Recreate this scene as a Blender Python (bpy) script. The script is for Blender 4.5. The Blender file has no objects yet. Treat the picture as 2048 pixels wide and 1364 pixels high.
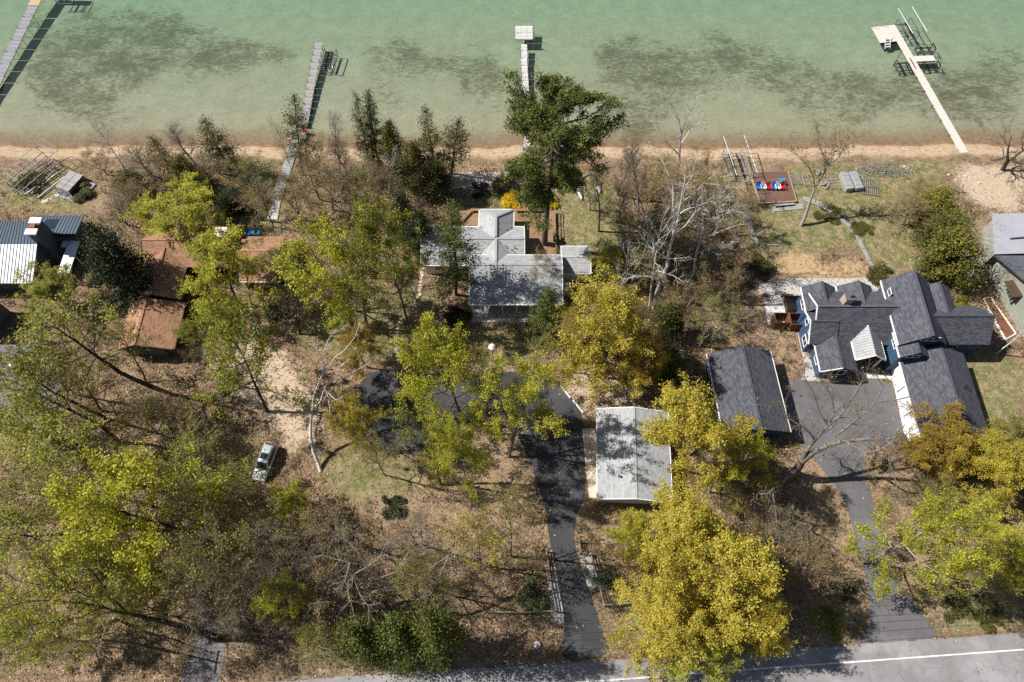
import bpy, math, random
import numpy as np
from mathutils import Vector, Matrix, Quaternion

# ------------------------------------------------------------------ camera, sky, sun, exposure
SC = bpy.context.scene
COL = SC.collection
CAM_H = 85.0
FPX = 1400.0                                   # focal length in pixels of the 2048 px wide photograph
TILT = math.atan((1385 - 682) / FPX)           # camera tilt away from straight down
cam_d = bpy.data.cameras.new("camera"); cam_d.sensor_width = 36.0; cam_d.lens = 36.0 * FPX / 2048.0
cam_d.clip_start = 0.5; cam_d.clip_end = 6000.0
cam = bpy.data.objects.new("camera", cam_d); COL.objects.link(cam)
cam.location = (0, 0, CAM_H); cam.rotation_euler = (TILT, 0, 0)
SC.camera = cam

SUN_EL = math.radians(47.0)
SUN_H = Vector((0.980, -0.200, 0)).normalized()          # where shadows fall
L = Vector((SUN_H.x * math.cos(SUN_EL), SUN_H.y * math.cos(SUN_EL), -math.sin(SUN_EL)))
W = bpy.data.worlds.new("World"); SC.world = W; W.use_nodes = True
wn = W.node_tree.nodes; wl = W.node_tree.links
sky = wn.new("ShaderNodeTexSky"); sky.sky_type = 'NISHITA'; sky.sun_disc = False
sky.sun_elevation = SUN_EL; sky.sun_rotation = math.atan2(-SUN_H.x, -SUN_H.y)
bg = wn["Background"]; bg.inputs[1].default_value = 0.050
wl.new(sky.outputs[0], bg.inputs[0])
sd = bpy.data.lights.new("sun", 'SUN'); sd.energy = 5.0; sd.angle = math.radians(0.5); sd.color = (1.0, 0.955, 0.88)
sun = bpy.data.objects.new("sun", sd); COL.objects.link(sun)
sun.location = (-60, 20, 120); sun.rotation_euler = L.to_track_quat('-Z', 'Y').to_euler()
SC.view_settings.view_transform = 'Standard'; SC.view_settings.look = 'None'
SC.view_settings.exposure = 0.46; SC.view_settings.gamma = 1.0
SC.cycles.max_bounces = 6; SC.cycles.diffuse_bounces = 3; SC.cycles.glossy_bounces = 2
SC.cycles.transparent_max_bounces = 12; SC.cycles.transmission_bounces = 3; SC.cycles.volume_bounces = 0
SC.cycles.use_denoising = False
SC.cycles.caustics_reflective = False; SC.cycles.caustics_refractive = False

# ------------------------------------------------------------------ terrain height and pixel -> place
ST, CT = math.sin(TILT), math.cos(TILT)
WATER_Z = -1.0
def shore(x):
    x = np.asarray(x, float)
    return 78.3 + 0.35 * np.sin(x * 0.11 + 0.6) + 0.22 * np.sin(x * 0.37) + 0.12 * np.sin(x * 0.93 + 1.0) + 0.08 * np.sin(x * 2.1) + 0.00006 * x * x
def terrain(x, y):
    x = np.asarray(x, float); y = np.asarray(y, float)
    d = y - shore(x)
    land = -1.0 * np.clip((d + 8.0) / 8.0, 0, 1) ** 1.4
    lake = -1.0 - 0.052 * d - 0.0002 * d * d
    return np.where(d < 0, land, np.maximum(lake, -9.0))
def ray(px, py):
    u = (px - 1024) / FPX; v = (py - 682) / FPX
    return Vector((u, ST - v * CT, -CT - v * ST))
def G(px, py, z=None):
    """place of a pixel of the photograph at height z (None: on the terrain)"""
    d = ray(px, py)
    if z is not None:
        t = (CAM_H - z) / -d.z
        return Vector((d.x * t, d.y * t, z))
    zz = 0.0
    for _ in range(12):
        t = (CAM_H - zz) / -d.z
        zz = float(terrain(d.x * t, d.y * t))
    return Vector((d.x * t, d.y * t, zz))
def GW(px, py, dz=0.0):
    return G(px, py, WATER_Z + dz)
def mpp(px, py, z=0.0):
    """metres per photograph pixel at that place"""
    return (CAM_H - z) / -ray(px, py).z / FPX

# ------------------------------------------------------------------ node materials
MATS = {}
class NT:
    def __init__(s, name):
        s.m = bpy.data.materials.new(name); s.m.use_nodes = True; s.t = s.m.node_tree
        s.b = s.t.nodes["Principled BSDF"]; s.out = s.t.nodes["Material Output"]; MATS[name] = s.m
        s.b.inputs["Specular IOR Level"].default_value = 0.25
    def n(s, typ, inp=None, **kw):
        nd = s.t.nodes.new("ShaderNode" + typ)
        for k, v in kw.items(): setattr(nd, k, v)
        for k, v in (inp or {}).items(): s.set(nd.inputs[k], v)
        return nd
    def set(s, sock, v):
        if isinstance(v, bpy.types.NodeSocket): s.t.links.new(v, sock)
        else:
            if isinstance(v, (tuple, list)) and len(v) == 3 and sock.type == 'RGBA': v = (*v, 1)
            sock.default_value = v
    def pos(s): return s.n("NewGeometry").outputs["Position"]
    def obj(s): return s.n("TexCoord").outputs["Object"]
    def noise(s, vec, scale, detail=4, rough=0.55, out="Fac", dist=0.0):
        return s.n("TexNoise", {"Vector": vec, "Scale": scale, "Detail": detail, "Roughness": rough, "Distortion": dist}).outputs[out]
    def voro(s, vec, scale, out="Distance", feature='F1'):
        return s.n("TexVoronoi", {"Vector": vec, "Scale": scale}, feature=feature).outputs[out]
    def ramp(s, fac, stops, interp='LINEAR'):
        r = s.n("ValToRGB", {"Fac": fac}); cr = r.color_ramp; cr.interpolation = interp
        while len(cr.elements) < len(stops): cr.elements.new(0.5)
        for e, (p, c) in zip(cr.elements, stops):
            e.position = p; e.color = (*c, 1) if len(c) == 3 else c
        return r.outputs["Color"]
    def mix(s, f, a, b, mode='MIX'):
        nd = s.n("Mix", data_type='RGBA', blend_type=mode)
        s.set(nd.inputs[0], f); s.set(nd.inputs[6], a); s.set(nd.inputs[7], b)
        return nd.outputs[2]
    def math(s, op, a, b=0.0, c=0.0):
        nd = s.n("Math", operation=op); s.set(nd.inputs[0], a); s.set(nd.inputs[1], b); s.set(nd.inputs[2], c)
        return nd.outputs[0]
    def sstep(s, v, lo, hi):
        nd = s.n("MapRange", {"Value": v, "From Min": lo, "From Max": hi}, interpolation_type='SMOOTHSTEP')
        return nd.outputs[0]
    def vmath(s, op, a, b=(0, 0, 0)):
        nd = s.n("VectorMath", operation=op); s.set(nd.inputs[0], a); s.set(nd.inputs[1], b)
        return nd
    def sepz(s, v): return s.n("SeparateXYZ", {0: v}).outputs
    def attr(s, name): return s.n("Attribute", attribute_name=name).outputs
    def bump(s, h, strength=0.4, dist=0.03):
        s.set(s.b.inputs["Normal"], s.n("Bump", {"Height": h, "Strength": strength, "Distance": dist}).outputs[0])
    def col(s, c): s.set(s.b.inputs["Base Color"], c); return s
    def rough(s, r): s.set(s.b.inputs["Roughness"], r); return s

def plain(name, c, rough=0.6, metal=0.0, var=0.18, scale=1.5, spec=0.3):
    """a painted or bare surface with a little grime and tone variation"""
    m = NT(name); p = m.obj()
    f = m.noise(p, scale, 5, 0.65); g = m.noise(p, scale * 9, 3)
    f2 = m.math('ADD', m.math('MULTIPLY', f, 0.7), m.math('MULTIPLY', g, 0.3))
    lo = tuple(x * (1 - var) for x in c); hi = tuple(min(1, x * (1 + var)) for x in c)
    m.col(m.ramp(f2, [(0.32, lo), (0.68, hi)])).rough(rough)
    m.b.inputs["Metallic"].default_value = metal; m.b.inputs["Specular IOR Level"].default_value = spec
    return m.m

def shingle(name, cols, w=0.5, h=0.21, blot=0.35, rough=0.9):
    """asphalt shingles: courses run level on every slope, tabs vary in tone"""
    m = NT(name); ge = m.n("NewGeometry"); P, N = ge.outputs["Position"], ge.outputs["True Normal"]
    t = m.vmath('NORMALIZE', m.vmath('CROSS_PRODUCT', N, (0, 0, 1)).outputs[0]).outputs[0]
    u = m.vmath('DOT_PRODUCT', P, t).outputs["Value"]
    nz = m.sepz(N)[2]; sl = m.math('SQRT', m.math('MAXIMUM', m.math('SUBTRACT', 1.0, m.math('MULTIPLY', nz, nz)), 0.02))
    v = m.math('DIVIDE', m.sepz(P)[2], sl)
    vec = m.n("CombineXYZ", {0: u, 1: v}).outputs[0]
    br = m.n("TexBrick", {"Vector": vec, "Scale": 1.0, "Mortar Size": 0.012, "Mortar Smooth": 0.3, "Brick Width": w, "Row Height": h,
                          "Color1": (0, 0, 0, 1), "Color2": (1, 1, 1, 1), "Mortar": (0.5, 0.5, 0.5, 1)})
    tone = m.math('ADD', m.math('MULTIPLY', br.outputs["Color"], 0.55), m.math('MULTIPLY', m.noise(P, 2.3, 6, 0.7), 0.65))
    c = m.ramp(tone, [(0.25, cols[0]), (0.5, cols[1]), (0.78, cols[2])])
    grain = m.noise(P, 9.0, 4, 0.8)
    c = m.mix(0.3, c, m.ramp(grain, [(0.35, cols[0]), (0.65, cols[2])]))
    stain = m.sstep(m.noise(P, 0.22, 4, 0.6), 0.45, 0.75)
    c = m.mix(m.math('MULTIPLY', stain, blot), c, tuple(x * 0.72 for x in cols[0]))
    c = m.mix(m.math('MULTIPLY', br.outputs["Fac"], 0.22), c, tuple(x * 0.4 for x in cols[0]))
    m.col(c).rough(rough); m.bump(m.math('ADD', m.math('MULTIPLY', br.outputs["Fac"], -1.0), tone), 0.5, 0.03)
    return m.m

def wood(name, c1, c2, scale=1.0, axis='x', rough=0.8):
    m = NT(name); p = m.pos()
    sc = (0.6, 9, 9) if axis == 'x' else (9, 0.6, 9)
    mp = m.n("Mapping", {"Vector": p, "Scale": tuple(x * scale for x in sc)}).outputs[0]
    f = m.math('ADD', m.math('MULTIPLY', m.noise(mp, 1.0, 5, 0.6), 0.7), m.math('MULTIPLY', m.noise(p, 0.5, 4), 0.3))
    r = m.n("NewGeometry").outputs["Random Per Island"]
    c = m.mix(m.math('MULTIPLY', r, 0.45), m.ramp(f, [(0.3, c1), (0.7, c2)]), tuple(x * 0.62 for x in c1))
    m.col(c).rough(rough); m.bump(f, 0.3, 0.02)
    return m.m

def leaf(name, cols, transl=0.38, sat_var=0.15):
    """leaf faces: tone differs from leaf to leaf, clump to clump and tree to tree; light shines through them"""
    m = NT(name); ge = m.n("NewGeometry"); r = ge.outputs["Random Per Island"]
    cl = m.noise(m.obj(), 0.30, 5, 0.65)
    oi = m.n("ObjectInfo").outputs["Random"]
    f = m.math('ADD', m.math('MULTIPLY', r, 0.45), m.math('MULTIPLY', m.math('SUBTRACT', m.math('MULTIPLY', cl, 2.0), 0.62), 0.72))
    f = m.math('ADD', f, m.math('MULTIPLY', m.math('SUBTRACT', oi, 0.5), sat_var))
    c = m.ramp(f, [(0.25, cols[0]), (0.58, cols[1]), (0.9, cols[2])])
    d = m.n("BsdfDiffuse", {"Color": c}); tr = m.n("BsdfTranslucent", {"Color": m.mix(0.35, c, cols[2])})
    mx = m.n("MixShader", {0: transl, 1: d.outputs[0], 2: tr.outputs[0]})
    gl = m.n("BsdfGlossy", {"Roughness": 0.55, "Color": (0.6, 0.6, 0.6, 1)})
    mx2 = m.n("MixShader", {0: 0.035, 1: mx.outputs[0], 2: gl.outputs[0]})
    m.t.links.new(mx2.outputs[0], m.out.inputs[0])
    return m.m

def bark(name, c1, c2, band=None, vs=6.0):
    m = NT(name); p = m.obj()
    mp = m.n("Mapping", {"Vector": p, "Scale": (vs, vs, vs * 0.25)}).outputs[0]
    f = m.noise(mp, 1.0, 5, 0.7)
    c = m.ramp(f, [(0.33, c1), (0.66, c2)])
    if band:
        mb = m.n("Mapping", {"Vector": p, "Scale": (1.2, 1.2, 3.4)}).outputs[0]
        c = m.mix(m.sstep(m.noise(mb, 1.0, 4, 0.75), 0.58, 0.66), c, band)
    m.col(c).rough(0.85); m.bump(f, 0.5, 0.03)
    return m.m

# ------------------------------------------------------------------ mesh and object helpers
def np_mesh(name, V, F):
    """mesh from an (n,3) vertex array and an (m,k) face array"""
    me = bpy.data.meshes.new(name); V = np.asarray(V, np.float32); F = np.asarray(F, np.int32)
    k = F.shape[1]
    me.vertices.add(len(V)); me.vertices.foreach_set("co", V.ravel())
    me.loops.add(F.size); me.loops.foreach_set("vertex_index", F.ravel())
    me.polygons.add(len(F)); me.polygons.foreach_set("loop_start", np.arange(0, F.size, k, dtype=np.int32))
    me.update(calc_edges=True); me.validate()
    return me

def tag(o, label=None, cat=None, group=None, kind=None):
    if label: o["label"] = label
    if cat: o["category"] = cat
    if group: o["group"] = group
    if kind: o["kind"] = kind
    return o
def empty(name, loc=(0, 0, 0), rz=0.0, label=None, cat=None, group=None):
    o = bpy.data.objects.new(name, None); COL.objects.link(o); o.empty_display_size = 0.3
    o.location = loc; o.rotation_euler = (0, 0, rz)
    return tag(o, label, cat, group)
def link(name, me, parent=None, mat=None, loc=None, rz=0.0):
    o = bpy.data.objects.new(name, me); COL.objects.link(o); o.parent = parent
    if mat is not None:
        if not me.materials: me.materials.append(mat)
        elif me.materials[0] is not mat:
            o.material_slots[0].link = 'OBJECT'; o.material_slots[0].material = mat
    if loc is not None: o.location = loc
    if rz: o.rotation_euler = (0, 0, rz)
    return o
def copy_tree(o, parent=None):
    c = o.copy(); COL.objects.link(c); c.parent = parent
    for ch in list(o.children): copy_tree(ch, c)
    return c
def rot_about(v, k, a): return Quaternion(k, a) @ v

class MB:
    """collects boxes, beams, slabs and tubes into one mesh"""
    def __init__(s): s.v = []; s.f = []
    def add(s, vs, fs):
        o = len(s.v); s.v += [tuple(p) for p in vs]; s.f += [tuple(i + o for i in f) for f in fs]; return s
    def box(s, c, sz, rz=0.0, taper=1.0):
        x, y, z = (q / 2 for q in sz); ca, sa = math.cos(rz), math.sin(rz); vs = []
        for dz in (-z, z):
            k = taper if dz > 0 else 1.0
            for dx, dy in ((-x, -y), (x, -y), (x, y), (-x, y)):
                dx *= k; dy *= k
                vs.append((c[0] + dx * ca - dy * sa, c[1] + dx * sa + dy * ca, c[2] + dz))
        return s.add(vs, [(3, 2, 1, 0), (4, 5, 6, 7), (0, 1, 5, 4), (1, 2, 6, 5), (2, 3, 7, 6), (3, 0, 4, 7)])
    def bb(s, x0, x1, y0, y1, z0, z1): return s.box(((x0 + x1) / 2, (y0 + y1) / 2, (z0 + z1) / 2), (x1 - x0, y1 - y0, z1 - z0))
    def beam(s, a, b, w, h, up=(0, 0, 1)):
        a, b = Vector(a), Vector(b); d = (b - a).normalized(); u = Vector(up)
        if abs(d.dot(u)) > 0.98: u = Vector((0, 1, 0))
        r = d.cross(u).normalized() * (w / 2); t = r.cross(d).normalized() * (h / 2)
        vs = [p + q for p in (a, b) for q in (-r - t, r - t, r + t, -r + t)]
        return s.add(vs, [(0, 1, 2, 3), (7, 6, 5, 4), (1, 0, 4, 5), (2, 1, 5, 6), (3, 2, 6, 7), (0, 3, 7, 4)])
    def tube(s, pts, rad, n=6, cap=True):
        pts = [Vector(p) for p in pts]; rr = rad if isinstance(rad, (list, tuple)) else [rad] * len(pts); vs = []
        ref = Vector((0.31, 0.42, 0.85)).normalized()
        for i, p in enumerate(pts):
            d = (pts[min(i + 1, len(pts) - 1)] - pts[max(i - 1, 0)]).normalized()
            q = ref if abs(d.dot(ref)) < 0.95 else Vector((1, 0, 0))
            e1 = d.cross(q).normalized(); e2 = d.cross(e1)
            vs += [p + (e1 * math.cos(2 * math.pi * j / n) + e2 * math.sin(2 * math.pi * j / n)) * rr[i] for j in range(n)]
        fs = [(i * n + j, i * n + (j + 1) % n, (i + 1) * n + (j + 1) % n, (i + 1) * n + j) for i in range(len(pts) - 1) for j in range(n)]
        if cap: fs += [tuple(range(n)), tuple((len(pts) - 1) * n + j for j in reversed(range(n)))]
        return s.add(vs, fs)
    def slab(s, poly, th):
        """flat polygon given by its top outline, th thick downwards"""
        n = len(poly); top = [Vector(p) for p in poly]; bot = [p - Vector((0, 0, th)) for p in top]
        return s.add(top + bot, [tuple(range(n)), tuple(reversed(range(n, 2 * n)))] + [(i, n + i, n + (i + 1) % n, (i + 1) % n) for i in range(n)])
    def lathe(s, prof, c=(0, 0, 0), n=14):
        vs = [(c[0] + r * math.cos(2 * math.pi * j / n), c[1] + r * math.sin(2 * math.pi * j / n), c[2] + z) for r, z in prof for j in range(n)]
        fs = [(i * n + j, i * n + (j + 1) % n, (i + 1) * n + (j + 1) % n, (i + 1) * n + j) for i in range(len(prof) - 1) for j in range(n)]
        return s.add(vs, fs + [tuple(reversed(range(n))), tuple((len(prof) - 1) * n + j for j in range(n))])
    def mesh(s, name, mat=None, off=None, smooth=False):
        me = bpy.data.meshes.new(name); vs = s.v
        if off is not None: vs = [(p[0] - off[0], p[1] - off[1], p[2] - off[2]) for p in vs]
        me.from_pydata(vs, [], s.f); me.validate()
        if mat: me.materials.append(mat)
        if smooth:
            for p in me.polygons: p.use_smooth = True
        return me
    def build(s, name, mat, parent=None, world=True, smooth=False):
        """world=True: the points are world places; they are made local to the parents"""
        off = Vector((0, 0, 0)); p = parent
        while world and p is not None: off = off + Vector(p.location); p = p.parent
        return link(name, s.mesh(name, mat, off, smooth), parent)
def bevel(o, w=0.03, seg=2):
    md = o.modifiers.new("bevel", 'BEVEL'); md.width = w; md.segments = seg; md.limit_method = 'ANGLE'; md.angle_limit = math.radians(35)
    return o
# ------------------------------------------------------------------ ground: one sheet, land, beach and lake bed
GR = dict(
 grass=[[(890,375),(1000,372),(1128,352),(1180,345),(1240,370),(1255,480),(1240,540),(1180,500),(1118,480),(1110,418),(900,420)],
        [(1500,420),(1585,330),(1720,330),(1880,318),(1960,322),(1880,360),(1840,420),(1850,560),(1780,560),(1740,500),(1600,505),(1500,520)],
        [(1440,330),(1480,335),(1500,410),(1490,500),(1450,430)],
        [(935,648),(1092,646),(1110,700),(980,735),(930,700)],
        [(0,335),(120,338),(200,350),(190,420),(90,430),(0,420)],
        [(1880,720),(2048,700),(2048,900),(1960,880),(1890,800)],
        [(640,880),(800,890),(850,960),(780,1000),(640,990)],[(560,640),(800,620),(820,720),(620,700)],
        [(1090,1220),(1125,1200),(1120,1330),(1080,1330)],[(1215,1215),(1300,1200),(1320,1310),(1225,1310)],
        [(1860,1170),(2048,1130),(2048,1260),(1900,1280)],[(500,300),(560,330),(600,420),(560,470),(480,430)],
        [(1600,1200),(1690,1180),(1720,1270),(1600,1290)],[(440,880),(520,880),(500,960),(430,960)],[(600,640),(830,560),(900,640),(830,720),(640,720)]],
 sand=[[(380,672),(470,682),(570,735),(650,795),(640,850),(605,912),(548,905),(565,850),(505,815),(425,758)],
       [(515,955),(565,965),(550,1025),(500,1015)],[(1895,335),(1950,330),(2048,330),(2048,440),(1990,420),(1930,400)],
       [(1130,745),(1190,740),(1300,790),(1310,815),(1180,830),(1140,790)],[(1118,690),(1150,690),(1150,740),(1120,740)],
       [(905,344),(1045,344),(1040,372),(880,374)],[(1470,325),(1520,325),(1530,345),(1490,348)],
       [(420,1225),(480,1225),(450,1250),(410,1250)],[(560,1330),(1110,1300),(1130,1330),(560,1364)],[(1230,1310),(1700,1290),(1700,1310),(1230,1330)],
       [(1900,1275),(2048,1255),(2048,1268),(1900,1285)],[(480,690),(560,690),(600,740),(560,760)]],
 straw=[[(1500,545),(1555,500),(1620,515),(1660,535),(1725,510),(1745,555),(1650,565),(1505,562)],[(1480,525),(1510,520),(1520,560),(1480,550)]],
 dry=[[(1390,560),(1480,540),(1520,570),(1535,640),(1600,670),(1610,760),(1575,760),(1500,690),(1420,690),(1390,620)],
      [(1575,900),(1640,905),(1720,1010),(1740,1120),(1700,1270),(1640,1270),(1690,1150),(1640,1040),(1580,960)],
      [(1735,890),(1830,880),(1850,960),(1760,1000),(1730,950)],[(1790,1090),(1880,1080),(2000,1130),(1900,1260),(1830,1200)],
      [(730,950),(900,940),(1040,960),(1080,1040),(960,1080),(760,1050),(700,1000)],[(1160,1010),(1230,1020),(1220,1110),(1160,1080)],
      [(80,395),(220,380),(250,440),(160,430),(90,430)],[(600,405),(560,470),(520,500),(590,500),(640,440)],
      [(1880,760),(1960,790),(1990,900),(1930,900)],[(960,870),(1050,870),(1080,1000),(990,980)]],
 weed=[[(40,20),(330,0),(420,60),(590,75),(600,130),(520,140),(470,165),(420,165),(330,150),(260,190),(210,250),(100,260),(60,210),(30,130)],
       [(720,60),(900,90),(1010,110),(1035,150),(1000,250),(960,215),(880,140),(790,150),(720,120)],
       [(1170,65),(1240,55),(1320,80),(1400,50),(1500,70),(1640,105),(1640,180),(1500,160),(1400,190),(1340,240),(1300,295),(1190,290),(1200,150)],
       [(1480,180),(1560,150),(1700,140),(1900,130),(2048,70),(2060,270),(1900,255),(1750,225),(1600,215)],
       [(690,165),(830,180),(840,225),(700,205)],[(1520,230),(1790,240),(1740,268),(1540,268)],[(200,225),(330,230),(300,262),(190,262)]])
def in_poly(X, Y, poly):
    res = np.zeros(X.shape, bool); n = len(poly); j = n - 1
    for i in range(n):
        xi, yi = poly[i]; xj, yj = poly[j]
        c = ((yi > Y) != (yj > Y)) & (X < (xj - xi) * (Y - yi) / (yj - yi + 1e-12) + xi); res ^= c; j = i
    return res
def blur(A, k):
    for ax in (0, 1):
        for _ in range(2):
            P = np.pad(A, [(k, k) if a == ax else (0, 0) for a in (0, 1)], mode='edge')
            C = np.cumsum(P, axis=ax); C = np.concatenate([np.zeros_like(np.take(C, [0], ax)), C], ax)
            n = A.shape[ax]; w = 2 * k + 1
            A = (np.take(C, range(w, w + n), ax) - np.take(C, range(0, n), ax)) / w
    return A
xs = np.concatenate([[-2500, -1200, -600, -300, -180, -130, -108], np.arange(-98, 98.01, 0.32), [108, 130, 180, 300, 600, 1200, 2500]])
ys = np.concatenate([[-2500, -1200, -500, -200, -80, -30, -12], np.arange(-5, 122.01, 0.32), [130, 150, 200, 300, 600, 1200, 2500]])
XX, YY = np.meshgrid(xs, ys)
ZZ = terrain(XX, YY)
rng0 = np.random.default_rng(3)
rough_n = blur(rng0.normal(0, 1, XX.shape), 2) * 0.16 + blur(rng0.normal(0, 1, XX.shape), 7) * 0.5
edge = (np.abs(XX) < 97) & (YY > -4) & (YY < 121)
ZZ = ZZ + np.where(edge, np.clip(rough_n, -0.14, 0.0) * (YY < 74), 0) + np.where(edge & (YY > 79.5), rough_n * 0.5, 0)
nx, ny = len(xs), len(ys)
idx = np.arange(nx * ny).reshape(ny, nx)
Fq = np.stack([idx[:-1, :-1].ravel(), idx[:-1, 1:].ravel(), idx[1:, 1:].ravel(), idx[1:, :-1].ravel()], 1)
gme = np_mesh("ground", np.stack([XX.ravel(), YY.ravel(), ZZ.ravel()], 1), Fq)
MASK = {}
for key, polys in GR.items():
    A = np.zeros(XX.shape)
    for poly in polys:
        pl = [tuple(G(*p)[:2]) if key != 'weed' else tuple(G(p[0], p[1], -1.8)[:2]) for p in poly]
        A = np.maximum(A, in_poly(XX, YY, pl).astype(float))
    A = blur(A, {'weed': 9, 'straw': 5}.get(key, 6)); MASK[key] = A
    at = gme.attributes.new(key, 'FLOAT', 'POINT'); at.data.foreach_set("value", A.ravel().astype(np.float32))
gme.polygons.foreach_set("use_smooth", np.ones(len(gme.polygons), bool))
def mask_at(key, x, y):
    i = np.clip(np.searchsorted(ys, y), 0, ny - 1); j = np.clip(np.searchsorted(xs, x), 0, nx - 1)
    return MASK[key][i, j]

m = NT("ground_cover"); P = m.pos(); px_, py_, pz_ = m.sepz(P)
nb = m.noise(P, 0.35, 5, 0.6); nm = m.noise(P, 1.6, 5, 0.65); nf = m.noise(P, 7.0, 4, 0.7)
vl = m.voro(P, 5.5, "Color"); vlr = m.n("SeparateColor", {0: vl}).outputs[0]
# leaf litter: russet, tan and grey-brown leaves over dark earth
lt = m.math('ADD', m.math('MULTIPLY', vlr, 0.45), m.math('MULTIPLY', nm, 0.6))
litter = m.ramp(lt, [(0.18, (0.062, 0.042, 0.030)), (0.40, (0.155, 0.100, 0.066)), (0.60, (0.285, 0.185, 0.124)), (0.82, (0.43, 0.31, 0.22))])
litter = m.mix(m.math('MULTIPLY', m.sstep(nb, 0.44, 0.68), 0.6), litter, m.ramp(nf, [(0.3, (0.12, 0.095, 0.05)), (0.7, (0.30, 0.24, 0.13))]))
litter = m.mix(m.math('MULTIPLY', m.sstep(m.noise(P, 0.8, 4), 0.52, 0.66), 0.45), litter, (0.085, 0.105, 0.035))
nl = m.noise(P, 0.11, 6, 0.65)
litter = m.mix(m.math('MULTIPLY', m.sstep(nl, 0.46, 0.62), 0.65), litter, m.ramp(nm, [(0.3, (0.075, 0.068, 0.034)), (0.7, (0.19, 0.155, 0.085))]))
litter = m.mix(m.math('MULTIPLY', m.sstep(m.noise(P, 0.17, 6, 0.7), 0.52, 0.64), 0.55), litter, m.ramp(nf, [(0.3, (0.24, 0.175, 0.115)), (0.7, (0.44, 0.335, 0.24))]))
# lawn: fresh green over last year's straw
gf = m.math('ADD', m.math('MULTIPLY', nf, 0.5), m.math('MULTIPLY', nb, 0.5))
lawn = m.ramp(gf, [(0.30, (0.25, 0.19, 0.11)), (0.42, (0.185, 0.17, 0.075)), (0.54, (0.125, 0.145, 0.048)), (0.70, (0.27, 0.25, 0.125))])
lawn = m.mix(m.math('MULTIPLY', m.sstep(m.noise(P, 0.9, 6, 0.75), 0.43, 0.60), 0.85), lawn, (0.33, 0.25, 0.155))
sandc = m.ramp(m.math('ADD', m.math('MULTIPLY', nf, 0.45), m.math('MULTIPLY', nm, 0.55)), [(0.28, (0.33, 0.255, 0.18)), (0.55, (0.52, 0.41, 0.30)), (0.75, (0.62, 0.51, 0.39))])
strawc = m.ramp(m.math('ADD', m.math('MULTIPLY', nf, 0.7), m.math('MULTIPLY', nm, 0.3)), [(0.3, (0.24, 0.16, 0.08)), (0.5, (0.44, 0.31, 0.165)), (0.7, (0.63, 0.49, 0.30))])
dryc = m.ramp(m.math('ADD', m.math('MULTIPLY', nf, 0.5), m.math('MULTIPLY', nm, 0.5)), [(0.28, (0.16, 0.112, 0.068)), (0.5, (0.30, 0.215, 0.138)), (0.72, (0.46, 0.35, 0.24))])
brk = m.math('MULTIPLY', m.math('SUBTRACT', m.math('ADD', m.math('MULTIPLY', nm, 0.55), m.math('MULTIPLY', nb, 0.45)), 0.5), 2.2)
def area(name, lo=0.28, hi=0.78, k=1.0):
    return m.sstep(m.math('ADD', m.attr(name)["Fac"], m.math('MULTIPLY', brk, k)), lo, hi)
land = m.mix(area("dry"), litter, dryc)
land = m.mix(area("grass"), land, lawn)
land = m.mix(area("sand", k=0.7), land, sandc)
land = m.mix(area("straw", k=1.3), land, strawc)
# beach by height above the water: dry sand, wet sand, wrack lines
zn = m.math('ADD', pz_, m.math('MULTIPLY', m.math('SUBTRACT', m.noise(P, 0.5, 4), 0.5), 0.10))
beach = m.ramp(m.math('ADD', m.math('MULTIPLY', nf, 0.4), m.math('MULTIPLY', nm, 0.6)), [(0.3, (0.36, 0.255, 0.165)), (0.55, (0.50, 0.375, 0.25)), (0.75, (0.61, 0.48, 0.345))])
wet = m.ramp(nm, [(0.35, (0.17, 0.105, 0.062)), (0.65, (0.29, 0.185, 0.112))])
beach = m.mix(m.sstep(zn, -0.80, -0.93), beach, wet)
for zl, wd in ((-0.70, 0.016), (-0.79, 0.013), (-0.60, 0.010)):
    wr = m.math('SUBTRACT', 1.0, m.sstep(m.math('ABSOLUTE', m.math('SUBTRACT', zn, zl)), wd * 0.4, wd))
    beach = m.mix(m.math('MULTIPLY', m.math('MULTIPLY', wr, m.sstep(m.noise(P, 1.3, 4), 0.42, 0.58)), 0.75), beach, (0.10, 0.065, 0.04))
land = m.mix(m.sstep(m.math('ADD', pz_, m.math('MULTIPLY', brk, 0.42)), -0.40, -0.60), land, beach)
# lake bed: pale marl with ripple marks and beds of dark weed
bed = m.ramp(m.math('ADD', m.math('MULTIPLY', nm, 0.5), m.math('MULTIPLY', nb, 0.5)), [(0.35, (0.265, 0.255, 0.175)), (0.65, (0.365, 0.350, 0.245))])
mpv = m.n("Mapping", {"Vector": P, "Scale": (0.35, 2.2, 1), "Rotation": (0, 0, 0.18)}).outputs[0]
bed = m.mix(m.math('MULTIPLY', m.sstep(m.noise(mpv, 1.0, 5, 0.65, dist=0.6), 0.5, 0.62), 0.3), bed, (0.27, 0.26, 0.155))
bed = m.mix(m.sstep(zn, -1.24, -1.03), bed, m.ramp(nm, [(0.3, (0.20, 0.138, 0.082)), (0.7, (0.31, 0.225, 0.14))]))
wv = m.n("Mapping", {"Vector": P, "Scale": (0.55, 0.9, 1), "Rotation": (0, 0, 0.6)}).outputs[0]
wn1 = m.noise(wv, 0.55, 7, 0.68, dist=0.9); wn2 = m.noise(P, 1.5, 7, 0.78, dist=0.5)
wsum = m.math('ADD', m.math('MULTIPLY', wn1, 0.45), m.math('MULTIPLY', wn2, 0.55))
sv = m.n("Mapping", {"Vector": P, "Scale": (1.0, 3.4, 1), "Rotation": (0, 0, -0.9)}).outputs[0]
wn3 = m.noise(sv, 1.1, 6, 0.72, dist=0.8)
wsum = m.math('ADD', m.math('MULTIPLY', wsum, 0.6), m.math('MULTIPLY', wn3, 0.4))
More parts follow.
